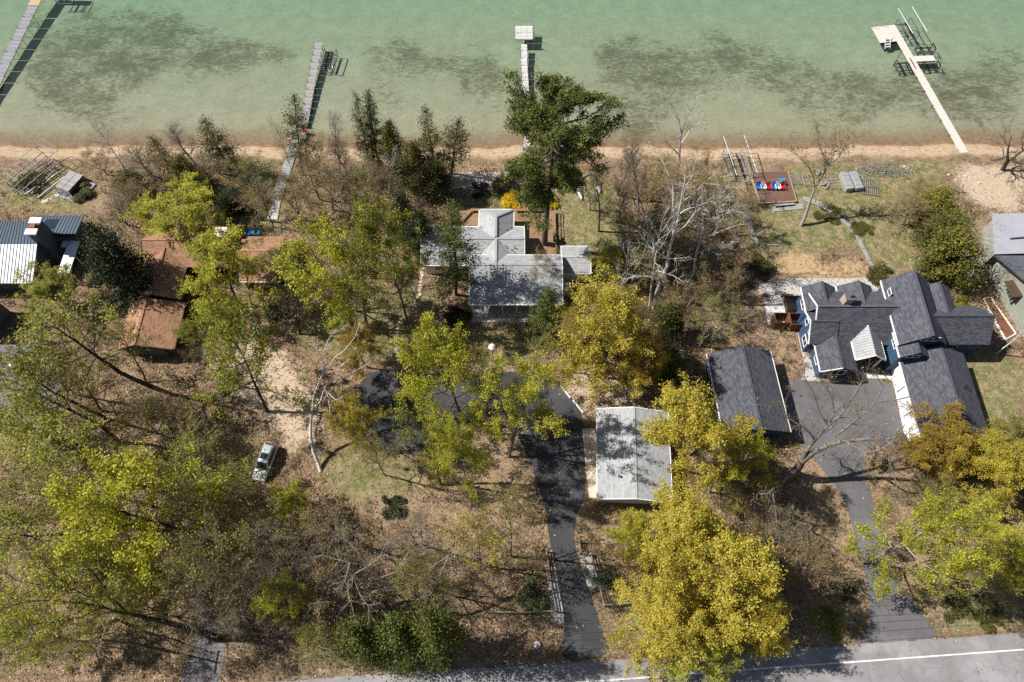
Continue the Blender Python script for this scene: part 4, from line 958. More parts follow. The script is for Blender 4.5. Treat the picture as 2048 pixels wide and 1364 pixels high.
window(H3b, (-35.0, 50.74, 1.4), 1.5, 1.0, 'S', M_WHITE, 2)
part(H3b, "vent_pipe", M_STEEL, lambda b: b.tube([(-33.6, 52.6, 3.2), (-33.6, 52.6, 4.0)], .08, 8))
GC = empty("garage", (-47.8, 43.7, 0), 0, "brown garage with two-tone rust shingle gable, nearest of the brown roofs", "garage")
gable(GC, -51.6, -44.2, 40.1, 47.1, 2.7, 4.1, 'y', S_BROWN, M_BROWNW, M_BROWNW, rc=-48.75)
part(GC, "garage_door", M_GREYW, lambda b: b.bb(-50.0, -46.0, 40.44, 40.49, 0, 2.2)); part(GC, "roof_vent", M_WHITE, lambda b: b.lathe([(0.22, 3.35), (.22, 3.6), (.1, 3.7)], (-50.4, 45.3, 0), 10))
# --- metal-roofed house at the left edge
H4 = empty("house", (-69, 55, 0), 0, "house with slate-blue standing-seam metal roof and big grey chimney", "house")
def seam_roof(root, planes, mat, pitch=0.45, name="roof"):
    """metal sheet with raised seams running down the slope: each plane (top0, top1, bottom1, bottom0)"""
    o = roofpart(root, planes, mat, name=name); mb = MB()
    for a, b, c, d in planes:
        a, b, c, d = map(Vector, (a, b, c, d)); n = max(2, int((b - a).length / pitch))
        for k in range(n + 1):
            mb.beam(a.lerp(b, k / n) + Vector((0, 0, .03)), d.lerp(c, k / n) + Vector((0, 0, .03)), 0.05, 0.07)
    s_ = mb.build("seam", M_SEAM if mat is M_SEAM else M_STEEL, o); s_["kind"] = "stuff"; return o
seam_roof(H4, [[(-80, 54.9, 5.2), (-65.1, 54.9, 5.2), (-67.9, 60.2, 3.4), (-80, 60.2, 3.4)]], M_SEAM)
seam_roof(H4, [[(-80, 54.9, 5.2), (-65.1, 54.9, 5.2), (-65.4, 49.9, 3.2), (-80, 49.9, 3.2)]], M_PALEM_SHEEN)  # same metal as the far slope, its sky sheen put into a paler colour
seam_roof(H4, [[(-67.6, 57.3, 4.3), (-61.0, 57.3, 4.3), (-61.5, 61.2, 3.3), (-67.9, 61.2, 3.3)]], M_SEAM)
part(H4, "wall", M_GREYW, lambda b: (b.bb(-79, -65.5, 50.5, 59.7, -.05, 3.2), b.bb(-67.5, -61.8, 57.4, 60.6, -.05, 3.2)))
part(H4, "wall", M_GREYW, lambda b: b.add([(-65.5, 50.5, 3.1), (-65.5, 54.9, 4.95), (-65.5, 59.4, 3.4), (-65.7, 50.5, 3.1), (-65.7, 54.9, 4.95), (-65.7, 59.4, 3.4)], [(0, 1, 2), (5, 4, 3)]))
part(H4, "chimney", M_GREYW, lambda b: b.bb(-65.4, -64.2, 55.2, 57.6, -.05, 7.2)); [part(H4, "chimney_cap", M_WHITE, lambda b: b.bb(-65.6, -64.0, y, y + .95, 7.2, 7.4)) for y in (55.0, 56.85)]; part(H4, "flue", M_BRICK, lambda b: b.bb(-65.2, -64.4, 56.0, 56.7, 7.2, 7.6))
part(H4, "skylight", M_GLASS, lambda b: b.add([(-66.4, 58.3, 4.12), (-64.6, 58.3, 4.12), (-64.6, 60.3, 3.62), (-66.4, 60.3, 3.62)], [(0, 1, 2, 3)]))
part(H4, "terrace_roof", M_PALEM_SHEEN, lambda b: (b.bb(-62.6, -61.0, 51.6, 57.0, 2.9, 3.05), b.bb(-63.4, -62.5, 56.0, 57.0, 2.9, 3.05)))
part(H4, "pergola_post", M_WHITE, lambda b: [b.bb(x, x + .12, y, y + .12, 0, 2.9) for x, y in ((-62.5, 51.8), (-61.2, 51.8), (-61.2, 54.5))])
part(H4, "courtyard_floor", M_BROWNW, lambda b: b.bb(-65.3, -62.6, 51.6, 57.0, -.05, 0.12))
rect(-80, -61, 50, 61.2)
GD = empty("shed", (-71, 44.5, 0), 0, "pale metal-roofed outbuilding cut off by the left edge", "shed")
seam_roof(GD, [[(-80, 45.6, 3.4), (-69.0, 45.6, 3.4), (-69.2, 47.6, 2.7), (-80, 47.6, 2.7)], [(-80, 45.6, 3.4), (-69.0, 45.6, 3.4), (-69.4, 42.6, 2.5), (-80, 42.6, 2.5)]], M_PALEM_SHEEN)
part(GD, "wall", M_GREYW, lambda b: b.bb(-79.5, -69.6, 43.0, 47.3, -.05, 2.5)); rect(-80, -69, 42.6, 47.6)
# --- house at the right edge
H5 = empty("house", (74, 52, 0), 0, "sage-walled house with grey flat roofs cut off by the right edge", "house")
part(H5, "roof", M_FLATR, lambda b: b.slab([(69.2, 61.6, 3.1), (67.4, 54.7, 3.1), (84, 55.2, 3.1), (84, 62.2, 3.1)], 0.2))
part(H5, "roof", M_FLATR, lambda b: b.slab([(70.0, 58.0, 3.5), (70.2, 57.2, 3.5), (84, 58.4, 3.9), (84, 59.6, 3.9)], 0.35))
part(H5, "wall", M_SAGE, lambda b: b.slab([(69.6, 61.2, 2.9), (67.9, 55.1, 2.9), (83.5, 55.6, 2.9), (83.5, 61.8, 2.9)], 3.0))
part(H5, "wall", M_SAGE, lambda b: b.add([(67.6, 53.6, 0), (69.6, 43.2, 0), (69.6, 43.2, 3.0), (68.6, 48.4, 5.6), (67.6, 53.6, 3.4), (84, 53.6, 0), (84, 43.2, 0), (84, 43.2, 3.0), (84, 48.4, 5.6), (84, 53.6, 3.4)], [(0, 1, 2, 3, 4), (9, 8, 7, 6, 5), (0, 5, 6, 1), (1, 6, 7, 2), (2, 7, 8, 3), (3, 8, 9, 4), (4, 9, 5, 0)]))
roofpart(H5, [[(68.0, 48.4, 5.85), (84, 48.4, 5.85), (84, 54.2, 3.5), (67.0, 54.2, 3.5)], [(68.0, 48.4, 5.85), (84, 48.4, 5.85), (84, 42.7, 3.05), (69.1, 42.7, 3.05)]], M_GREYW, [((66.95, 54.2, 3.4), (67.95, 48.4, 5.75)), ((67.95, 48.4, 5.75), (69.05, 42.7, 2.95))], M_BROWNW)
wi = window(H5, (68.35, 48.9, 2.4), 2.2, 1.7, 'W', M_SAGE, 4); part(H5, "awning", M_BROWNW, lambda b: b.slab([(67.2, 50.2, 3.3), (68.5, 50.2, 3.6), (68.7, 47.6, 3.6), (67.4, 47.6, 3.3)], .08))
rect(67, 84, 42, 62)
PB = empty("planter_bed", (66.5, 46, 0), 0, "long russet mulch bed with white timber edging by the sage house", "planter")
def edge(b, pts):
    for a, c in zip(pts, pts[1:] + pts[:1]): b.beam((a.x, a.y, .10), (c.x, c.y, .10), .14, .24)
q = [G(1965, 598, 0), G(1980, 596, 0), G(2030, 668, 0), G(2010, 680, 0)]
part(PB, "mulch", M_MULCH, lambda b: b.slab([(p.x, p.y, .12) for p in q], .2)); part(PB, "edging", M_WHITE, lambda b: edge(b, q))
# ------------------------------------------------------------------ docks, lifts and things along the shore
def plank_section(w, l, pitch, mat, seed=0, frame=True):
    """one dock section along +y, planks across, origin at its near end"""
    mb = MB(); r = random.Random(seed); n = max(3, int(l / pitch))
    for k in range(n):
        y = l * k / n; mb.bb(-w / 2 + r.uniform(-.03, .03), w / 2 + r.uniform(-.03, .03), y + .006, y + l / n - .006, -.045 + r.uniform(-.006, .006), r.uniform(-.006, .006))
    if frame:
        for s in (-1, 1): mb.bb(s * (w / 2 - .10) - .03, s * (w / 2 - .10) + .03, .02, l - .02, -.20, -.05)
    return mb.mesh("deck_section", mat)
def dock(name, p0, p1, w, z, nsec, mat, label, postm, pitch=0.16, jit=0.0, seed=1, cat="dock", post_h=0.45, gap=0.06, deep=2.6):
    """a dock of equal sections from p0 to p1 (places on the water), with paired posts"""
    a, b = Vector((p0.x, p0.y, z)), Vector((p1.x, p1.y, z)); d = b - a; l = d.length / nsec; rz = math.atan2(d.y, d.x) - math.pi / 2
    root = empty(name, a, rz, label, cat); r = random.Random(seed)
    sec = [plank_section(w, l - gap, pitch, mat, seed * 10 + k) for k in range(3)]
    pm = MB().tube([(0, 0, -deep), (0, 0, post_h)], 0.045, 6).mesh("post", postm)
    for k in range(nsec):
        o = link("deck_section", sec[k % 3], root, None, (r.uniform(-jit, jit), l * k, r.uniform(-jit, jit) * .3)); o.rotation_euler = (0, r.uniform(-jit, jit) * .15, r.uniform(-jit, jit) * .25)
        for s in (-1, 1): link("post", pm, root, None, (s * (w / 2 + .06), l * k + .15, 0))
    return root
DZ = WATER_Z + 0.42
def WZ(px, py): return G(px, py, DZ)
# far left dock with tan head
dl = dock("dock", WZ(-40, 230), WZ(66, 12), 1.75, DZ, 9, wood("grey_dock_planks", (0.25, 0.255, 0.28), (0.36, 0.365, 0.39)), "long grey sectioned dock at the far left edge of the water", M_STEEL, pitch=.3, gap=.12)
p = WZ(75, -4); part(dl, "head_platform", W_TAN, lambda b: b.box((0, 0, 0), (2.1, 4.2, 0.1)).v, 0) if False else None
hd = MB().bb(-0.98, 0.98, 0.1, 7.2, -.06, .04).mesh("head_platform", W_TAN); link("head_platform", hd, dl, None, (0, (WZ(66, 12) - WZ(-40, 230)).length, 0))
sd_ = MB().bb(1.05, 5.6, 3.9, 5.3, -.06, .04).mesh("side_platform", W_TAN); link("side_platform", sd_, dl, None, (0, (WZ(66, 12) - WZ(-40, 230)).length, 0))
# second dock: weathered planks, bent boardwalk ashore
d2k = dock("dock", WZ(607, 252), WZ(638, 84), 1.30, DZ, 12, W_GREY, "narrow weathered plank dock left of centre, beside a small boat lift", M_STEEL, pitch=.2, jit=.02)
bw = empty("boardwalk", G(545, 446), 0, "old weathered boardwalk climbing from the plank dock to the left cottage", "boardwalk")
bp = [G(545, 440) + Vector((0, 0, .12)), G(553, 400) + Vector((0, 0, .12)), G(575, 335) + Vector((0, 0, .16)), Vector((*WZ(588, 292).xy, DZ)), Vector((*WZ(594, 272).xy, DZ))]
def _bw(i):
    a, b = bp[i], bp[i + 1]; mb = MB(); n = max(2, int((b - a).length / .24)); d = (b - a).normalized(); t = Vector((-d.y, d.x, 0)).normalized()
    for k in range(n):
        c = a.lerp(b, (k + .5) / n); mb.beam(c - t * .75, c + t * .75, .21, .06)
    return mb
for i in range(4): _bw(i).build("walk_section", W_GREY if i else M_CONC, bw)
lp = empty("dock_landing", WZ(592, 270), 0, "square grey plank landing joining the boardwalk to the plank dock", "dock")
part(lp, "deck_section", W_GREY, lambda b: [b.bb(WZ(575, 270).x, WZ(612, 270).x, WZ(590, 278).y + .21 * k, WZ(590, 278).y + .21 * k + .19, DZ - .05, DZ + .004) for k in range(9)])
kp = WZ(611, 264) + Vector((0, 0, .1))
kk = empty("chair", kp, 0.3, "red chair on the plank landing left of centre", "chair")
# centre dock
mw = wood("pale_dock_planks", (0.50, 0.49, 0.47), (0.72, 0.71, 0.70))
d3k = dock("dock", WZ(1055, 322), WZ(1048, 88), 1.02, DZ, 15, mw, "centre dock of pale uneven sections with a broad square head", M_ALU, pitch=.15, jit=.09, seed=4)
hdk = empty("swim_platform", WZ(1048, 66), 0, "broad pale square platform at the end of the centre dock", "platform")
hc = WZ(1048, 66)
for i in range(3):
    for j in range(2):
        me = plank_section(.98 if True else 1, 1.75, .15, mw, i * 2 + j); link("deck_section", me, hdk, None, (-1.02 + 1.02 * i, -1.85 + 1.85 * j, .05 + .01 * ((i + j) % 2)))
for sx in (-1.75, 1.75):
    for sy in (-1.9, 0, 1.9): link("post", MB().tube([(0, 0, -3), (0, 0, 1.0)], .045, 6).mesh("post", M_ALU), hdk, None, (sx, sy, 0))
link("bench", MB().bb(-1.55, 1.55, -1.95, -1.6, .38, .44).bb(-1.5, -1.4, -1.9, -1.65, .05, .38).bb(1.4, 1.5, -1.9, -1.65, .05, .38).mesh("bench", mw), hdk)
# right dock: clean white decking
cream = plain("cream_dock_decking", (0.60, 0.56, 0.51), 0.6, var=0.06)
d4k = dock("dock", WZ(1944, 331), WZ(1783, 50), 1.30, DZ, 10, cream, "long clean cream dock on the right with a side arm and T-shaped head", M_DARKM, pitch=.6, gap=.015, post_h=.05)
a4, b4 = WZ(1944, 331), WZ(1783, 50); u4 = (b4 - a4).normalized(); n4 = Vector((-u4.y, u4.x, 0)); len4 = (b4 - a4).length
hm = MB().bb(.67, 3.7, 0, .98, -.06, .0).mesh("deck_section", cream)
for k in range(4): link("deck_section", hm, d4k, None, (0, 0, 0)).location = (-4.4, len4 - 4.0 + k, 0)
am = MB().bb(0.67, 4.1, -.65, .65, -.06, .004).bb(0.67, 4.1, -.65, -.60, -.35, -.06).mesh("side_arm", cream); link("side_arm", am, d4k, None, (0, (WZ(1822, 118) - a4).length, 0)).rotation_euler = (0, 0, 0.06 - (math.atan2(u4.y, u4.x) - math.pi / 2))
pl4 = MB().tube([(0, 0, -3), (0, 0, 1.3)], .04, 6).mesh("mooring_post", M_ALU)
for x, y in ((-3.6, len4 - .2), (-1.9, len4 - .1), (4.6, len4 - 8.0), (.7, len4 - 5.0)): link("mooring_post", pl4, d4k, None, (x, y, 0))
# boat lifts, and the steps on the dock's head
sl_ = WZ(1774, 80); SW = empty("dock_steps", sl_, math.atan2(u4.y, u4.x) - math.pi / 2, "white moulded steps hanging on the right dock's head", "steps")
for k in range(4): link("tread", bpy.data.meshes.get("swim_tread") or MB().bb(-.42, .42, -.14, .14, -.04, .03).mesh("swim_tread", M_WHITE), SW, None, (0, -.32 * k, .25 - .28 * k))
for s_ in (-1, 1): link("side_rail", MB().beam((s_ * .45, .3, .7), (s_ * .45, -1.2, -.8), .08, .14).mesh("side_rail", M_WHITE), SW)
# lifts
def boat_lift(px, rz, w, l, hgt, label, mat, canopy=0, at=None, wheel=True, group=None, narch=7, z=None):
    c = at if at is not None else G(px[0], px[1], WATER_Z - .6); root = empty("boat_lift", c, rz, label, "boat lift", group)
    for sx in (-1, 1):
        for sy in (-1, 1): link("lift_post", MB().bb(-.05, .05, -.05, .05, -.3, hgt).mesh("lift_post", mat), root, None, (sx * w / 2, sy * l / 2, 0))
        [link("side_beam", MB().beam((sx * w / 2, -l / 2, zb), (sx * w / 2, l / 2, zb), .10, .12).mesh("side_beam", mat), root) for zb in (.15, hgt - .05)]
        link("bunk", MB().beam((sx * w * .2, -l * .45, hgt * .45), (sx * w * .2, l * .45, hgt * .45), .16, .12).mesh("bunk", M_DARKM), root)
        [link("cross_beam", MB().beam((-w / 2, sx * l * f, zb), (w / 2, sx * l * f, zb), .1, .11).mesh("cross_beam", mat), root) for f, zb in ((.5, .2), (.35, hgt * .38))]
    if wheel:
        wp = [(w / 2 + .14, -l / 2 + math.cos(a) * .42, hgt * .8 + math.sin(a) * .42) for a in [2 * math.pi * k / 14 for k in range(15)]]
        link("winch_wheel", MB().tube(wp, .03, 5).beam((w / 2 + .14, -l / 2 - .4, hgt * .8), (w / 2 + .14, -l / 2 + .4, hgt * .8), .03, .03).beam((w / 2 + .14, -l / 2, hgt * .8 - .4), (w / 2 + .14, -l / 2, hgt * .8 + .4), .03, .03).mesh("winch_wheel", M_ALU), root)
    if canopy:
        z0 = canopy; ll = l * .5 + 1.2; ww = w / 2 + .15
        for s in (-1, 1): link("canopy_rail", MB().tube([(s * ww, -ll, z0), (s * ww, ll, z0)], .055, 6).mesh("canopy_rail", M_ALU), root)
        for s in (-1, 1):
            for sy in (-1, 1): link("canopy_strut", MB().tube([(s * w / 2, sy * l / 2, hgt - .1), (s * ww, sy * l * .45, z0)], .04, 5).mesh("canopy_strut", M_ALU), root)
        if narch:
            am_ = MB().tube([(ww * math.cos(math.pi * k / 10), 0, .42 * math.sin(math.pi * k / 10)) for k in range(11)], .04, 5).mesh("canopy_arch", M_ALU)
            for k in range(narch): link("canopy_arch", am_, root, None, (0, -ll + 2 * ll * k / (narch - 1), z0))
    return root
boat_lift((660, 128), math.radians(-2), 2.0, 4.4, 1.4, "grey boat lift frame beside the plank dock left of centre", M_STEEL)
RZ4 = math.atan2(u4.y, u4.x) - math.pi / 2
def over(px, py, z): q_ = G(px, py, z); return Vector((q_.x, q_.y, WATER_Z - .6))
boat_lift(None, RZ4, 2.3, 4.0, 1.5, "tall boat lift with two long canopy rails at the right dock's head", M_STEEL, canopy=2.7, narch=0, at=over(1813, 60, -1.0))
boat_lift((1847, 104), math.radians(3), 2.6, 1.4, 1.3, "small lift frame beyond the right dock's side arm", M_DARKM)
boat_lift((1858, 138), math.radians(3), 2.4, 1.2, 1.2, "small lift frame with levers nearer than the right dock's side arm", M_DARKM)
boat_lift((1806, 138), RZ4, 2.4, 2.4, 1.1, "square lift frame on the left flank of the right dock", M_DARKM, wheel=False)
boat_lift((135, -2), math.radians(0), 2.6, 3.0, 1.2, "lift frame cut off by the top edge beside the far left dock", M_STEEL, wheel=False)
cl = boat_lift((62, 340), math.radians(-32), 3.2, 7.0, 1.1, "silver arched boat canopy frame standing ashore at the left", M_STEEL, canopy=2.5, narch=11, at=G(72, 352), wheel=False)
boat_lift((1466, 330), math.radians(7), 2.9, 5.2, 1.3, "white arched boat canopy frame ashore beside the brown platform", M_ALU, canopy=2.9, narch=9, at=G(1470, 335))
# stored lift frames on the left beach bank
for k, (at, rz, w, l, lab) in enumerate((((78, 362), -.62, 1.6, 5.5, "low grey lift cradle lying under the arched frame, left one"), ((98, 372), -.62, 1.5, 5.0, "low grey lift cradle lying beside the stacked dock sections"))):
    c = G(*at); rt = empty("lift_cradle", c, rz, lab, "boat lift", "lift cradles stored on the left bank")
    for s in (-1, 1): link("side_beam", MB().beam((s * w / 2, -l / 2, .25), (s * w / 2, l / 2, .25), .12, .14).mesh("side_beam", M_ALU), rt); link("cross_beam", MB().beam((-w / 2, s * l * .42, .18), (w / 2, s * l * .42, .18), .1, .1).mesh("cross_beam", M_STEEL), rt)
    link("leg", MB().bb(-w / 2 - .05, -w / 2 + .05, l / 2 - .1, l / 2, -.05, 1.5).mesh("leg", M_STEEL), rt)
# stack of dock sections, left bank
sc_ = G(147, 372); stk = empty("section_stack", sc_, -0.42, "stack of grey dock sections stored on the left bank", "dock sections")
for j in range(2):
    for i in range(7): link("dock_section", plank_section(1.15, 3.4, .28, W_GREY, i, True) if i == 6 else bpy.data.meshes.get("stack_low") or MB().bb(-.56, .56, 0, 3.4, -.16, 0).mesh("stack_low", M_STEEL), stk, None, (-.62 + 1.24 * j, -1.7 + .06 * ((i * 7) % 3), .18 + .17 * i))
lg = G(178, 377); tag(bevel(MB().box(lg + Vector((0, 0, .12)), (1.2, 2.0, .22), -.42).build("loose_section", W_GREY), .02), "single grey dock section lying right of the stack", "dock section")
tr_ = G(132, 392); tj = empty("trestle_pile", tr_, -.4, "pile of grey metal dock legs in front of the stacked sections", "dock legs")
r = random.Random(9)
for k in range(16):
    a = Vector((r.uniform(-1.3, 1.3), r.uniform(-.5, .5), .1 + .03 * k)); an = r.uniform(-.5, .5)
    link("dock_leg", bpy.data.meshes.get("dock_leg_mesh") or MB().tube([(-1.0, 0, 0), (1.0, 0, 0)], .045, 5).tube([(-.6, 0, 0), (-.6, .5, .0)], .04, 5).mesh("dock_leg_mesh", M_STEEL), tj, None, a, an)
st1 = stones("stone_path", [(85, 405), (105, 395), (120, 388)], 8, .35, M_CONC2, seed=11)
# right bank: brown platform with seven chairs, white floats, slabs, timber path
q4 = [G(1499, 348), G(1573, 346), G(1591, 404), G(1520, 408)]
PLt = empty("beach_platform", G(1546, 378), 0, "brown boarded platform with pale edging on the right lawn by the beach", "platform")
zt = 0.30
def qp(s, t): return (q4[0].lerp(q4[1], s)).lerp(q4[3].lerp(q4[2], s), t)
def _pb(b):
    n = 34
    for k in range(n):
        a, c = qp(0, (k + .5) / n), qp(1, (k + .5) / n); b.beam((a.x, a.y, zt), (c.x, c.y, zt), (q4[0] - q4[3]).length / n - .012, .05)
o = part(PLt, "board_surface", W_BROWN, _pb); o["kind"] = "stuff"
part(PLt, "edging", W_TAN, lambda b: [b.beam((*(a + (a - qp(.5, .5)).normalized() * .1).xy, zt - .05), (*(c + (c - qp(.5, .5)).normalized() * .1).xy, zt - .05), .14, .2) for a, c in ((q4[0], q4[3]), (q4[3], q4[2]), (q4[1], q4[2]))])
part(PLt, "frame", M_BROWNW, lambda b: b.slab([(p.x, p.y, zt - .05) for p in q4], 1.0))
CHM = {c: plain("%s_plastic" % c, v, 0.45, var=.06) for c, v in dict(blue=(0.012, 0.20, 0.58), white=(0.82, 0.82, 0.82), red=(0.55, 0.012, 0.035), sky=(0.02, 0.33, 0.60)).items()}
def chair(loc, rz, cname, label, group=None, root=None):
    """adirondack chair facing -y"""
    root = root or empty("chair", loc, rz, label, "chair", group); mt = CHM[cname]
    key = "adk_" + cname
    def gm(k, f):
        me = bpy.data.meshes.get(key + k)
        if not me: b = MB(); f(b); me = b.mesh(key + k, mt)
        return me
    link("seat", gm("s", lambda b: [b.beam((-.27, -.30 + .11 * k, .36 - .025 * k), (.27, -.30 + .11 * k, .36 - .025 * k), .095, .025) for k in range(6)]), root)
    link("backrest", gm("b", lambda b: [b.beam((-.24 + .12 * k, .24, .25), (-.28 + .14 * k, .55, 1.0 - .03 * abs(k - 2) ** 1.5), .105, .025, (0, -1, .4)) for k in range(5)]), root)
    for s in (-1, 1):
        link("armrest", gm("a%d" % s, lambda b: b.beam((s * .36, -.38, .55), (s * .36, .42, .52), .13, .03)), root)
        link("leg", gm("f%d" % s, lambda b: b.bb(s * .34 - .04, s * .34 + .04, -.36, -.28, 0, .54)), root)
        link("leg", gm("r%d" % s, lambda b: b.beam((s * .30, -.3, .34), (s * .30, .5, .03), .04, .10)), root)
    return root
chair(None, 0, "red", None, root=kk)
xs7 = [1516, 1525, 1535, 1546, 1554, 1563]
for k, x in enumerate(xs7):
    cn = ("blue", "white", "red")[k % 3]; p = G(x, 377, zt + .02)
    chair(p, math.radians(4), cn, "%s chair on the brown platform, %s of the row's two %s ones" % (cn, "left" if k < 3 else "right", cn), "chairs in a row on the brown platform")
chair(G(1562, 364, zt + .02), math.radians(190), "sky", "sky-blue chair standing apart behind the row on the brown platform")
for k, (px, lab) in enumerate((((498, 470), "left one of the two blue chairs by the brown roofs"), ((515, 469), "right one of the two blue chairs by the brown roofs"))):
    chair(G(*px), math.radians(20), "sky", lab, "blue chairs by the brown roofs")
tb = G(507, 470); tt = empty("side_table", tb, 0, "small round teal table between the two blue chairs", "table"); part(tt, "table_top", CHM["sky"], lambda b: b.lathe([(.3, .44), (.3, .48)], tb, 12)); part(tt, "leg", CHM["sky"], lambda b: b.lathe([(.2, 0), (.05, .1), (.05, .44)], tb, 8))
M_FLOAT = plain('galvanised_float', (0.40, 0.42, 0.41), 0.5, 0.3, var=0.2, scale=3)
for k, (a, b) in enumerate((((1683, 352), (1697, 384)), ((1701, 350), (1716, 383)))):
    p, q = G(*a), G(*b); c = (p + q) / 2; d = q - p; rt = empty("dock_float", c, math.atan2(d.y, d.x) - math.pi / 2, "pale grey box float on the right lawn, %s of the pair" % ("left" if k == 0 else "right"), "float", "box floats on the right lawn")
    o = link("float_body", MB().box((0, 0, .45), (1.15, d.length, .9)).mesh("float_body", M_FLOAT), rt); bevel(o, .05); link("float_rib", MB().bb(-.6, .6, -.03, .03, .88, .93).bb(-.6, .6, d.length * .3, d.length * .3 + .06, .88, .93).bb(-.6, .6, -d.length * .3, -d.length * .3 + .06, .88, .93).mesh("float_rib", M_ALU), rt)
def ladder_pile(at, rz, w, l, n, label):
    rt = empty("metal_ladder", G(*at), rz, label, "ladder", "metal ladder frames on the right lawn")
    for s in (-1, 1): link("rail", MB().beam((s * w / 2, -l / 2, .2), (s * w / 2, l / 2, .2), .08, .1).mesh("rail", M_ALU), rt)
    me = MB().beam((-w / 2, 0, .2), (w / 2, 0, .2), .06, .06).mesh("rung", M_ALU)
    for k in range(n): link("rung", me, rt, None, (0, -l / 2 + l * (k + .5) / n, 0))
ladder_pile((1735, 367), 1.5, 1.4, 2.2, 7, "silver ladder-like frame right of the pale floats, farther one")
ladder_pile((1738, 382), 1.4, 1.6, 2.8, 9, "silver ladder-like frame right of the pale floats, nearer one")
ladder_pile((1665, 366), .1, 1.4, 2.8, 5, "silver frame lying left of the pale floats")
ladder_pile((1591, 360), .1, 1.3, 2.0, 8, "silver slatted frame beside the brown platform's far corner")
ladder_pile((1612, 362), .05, .8, 2.4, 3, "thin pale frame under the lone lawn tree")
for k, (at, lab) in enumerate((((1641, 350), "pale rubble heap behind the lone lawn tree, farther one"), ((1650, 372), "pale rubble heap behind the lone lawn tree, nearer one"))):
    rt = empty("rubble_heap", G(*at), 0, lab, "stones", "rubble heaps on the right lawn"); r = random.Random(k)
    me = MB().lathe([(.15, 0), (.19, .08), (.10, .2)], n=6).mesh("stone", M_STONE)
    for i in range(12): o = link("stone", me, rt, None, (r.uniform(-.6, .6), r.uniform(-.6, .6), r.uniform(0, .2)), r.uniform(0, 6)); o.scale = (r.uniform(.7, 1.5),) * 3
# stone slabs by the platform
SL = empty("slab_patio", G(1572, 415), 0); SL["kind"] = "structure"
for (a, w, h) in (((1560, 411), 1.6, .9), ((1580, 409), 1.5, .8), ((1556, 418), 1.7, .9), ((1576, 416), 1.6, .9), ((1596, 414), 1.5, .9)):
    p = G(*a) - SL.location; link("slab", MB().box((0, 0, .05), (w, h, .12)).mesh("slab", W_GREY), SL, None, p, .12)
TP = empty("timber_path", G(1680, 420), 0); TP["kind"] = "structure"
tl = [(1604, 397), (1630, 405), (1660, 420), (1678, 435), (1700, 455), (1716, 478), (1726, 498), (1738, 522), (1748, 545)]
tm_ = [W_GREY, W_GREY, W_GREY, M_STONE, M_STONE, W_GREYY, W_GREYY, W_GREYY]
for i in range(8):
    a, b = G(*tl[i]), G(*tl[i + 1])
    for s in ((-.22, .22) if i < 3 else (0,)):
        d = (b - a).normalized(); t = Vector((-d.y, d.x, 0)); n_ = Vector((0, 0, .09))
        MB().beam(a + t * s + n_ + d * .04, b + t * s + n_ - d * .04, .40 if i < 3 else .55, .12).build("plank", tm_[i], TP)
br = empty("lawn_edging", G(1512, 486), 0); br["kind"] = "structure"
MB().beam(G(1512, 487) + Vector((0, 0, .06)), G(1560, 492) + Vector((0, 0, .06)), .2, .2).build("edging_board", M_STONE, br)
# grey brush pile and boulders along the top of the right beach
bpile = empty("brush_pile", G(1762, 342), 0, "pale grey brush pile on the beach bank right of the floats", "brush pile"); rb_ = np.random.default_rng(8)
n_ = 420; A0 = np.stack([rb_.normal(0, 2.3, n_), rb_.normal(0, .75, n_), rb_.uniform(.05, .5, n_)], 1); A1 = A0 + rb_.normal(0, 1, (n_, 3)) * np.array([.6, .5, .18])
o = link("sticks", np_mesh("sticks", *tubes(A0, A1, np.full(n_, .035), np.full(n_, .018), 3)), bpile, BK["pale"]); o["kind"] = "stuff"
me_ = [MB().lathe([(.30, -.05), (.38, .12), (.27, .30), (.08, .36)], n=7).mesh("boulder", M_CONC2), MB().lathe([(.26, -.05), (.33, .08), (.30, .2), (.12, .26)], n=6).mesh("boulder", M_STONE)]
for k, (bx_, by_) in enumerate(((1712, 338), (1722, 334), (1808, 333), (1818, 336), (1897, 350), (1905, 343), (1912, 360), (1925, 372), (1931, 352), (1946, 380), (1958, 366), (1975, 345))):
    o = link("boulder", me_[k % 2], None, None, G(bx_, by_), k * 1.3); o.scale = (.55 + .12 * (k % 4), .6 + .1 * (k % 3), .45)
    tag(o, ("small boulder on the beach bank %s" if k < 4 else "pale boulder on the sandy patch at the right, %s") % ["left of the brush pile, nearer it", "left of the brush pile, farther one", "right of the brush pile, nearer it", "right of the brush pile, farther one", "first from the dock foot", "second from the dock foot", "third from the dock foot", "fourth from the dock foot", "fifth from the dock foot", "sixth from the dock foot", "seventh from the dock foot", "nearest the dark bare tree"][k], "boulder", "boulders along the right-hand beach")
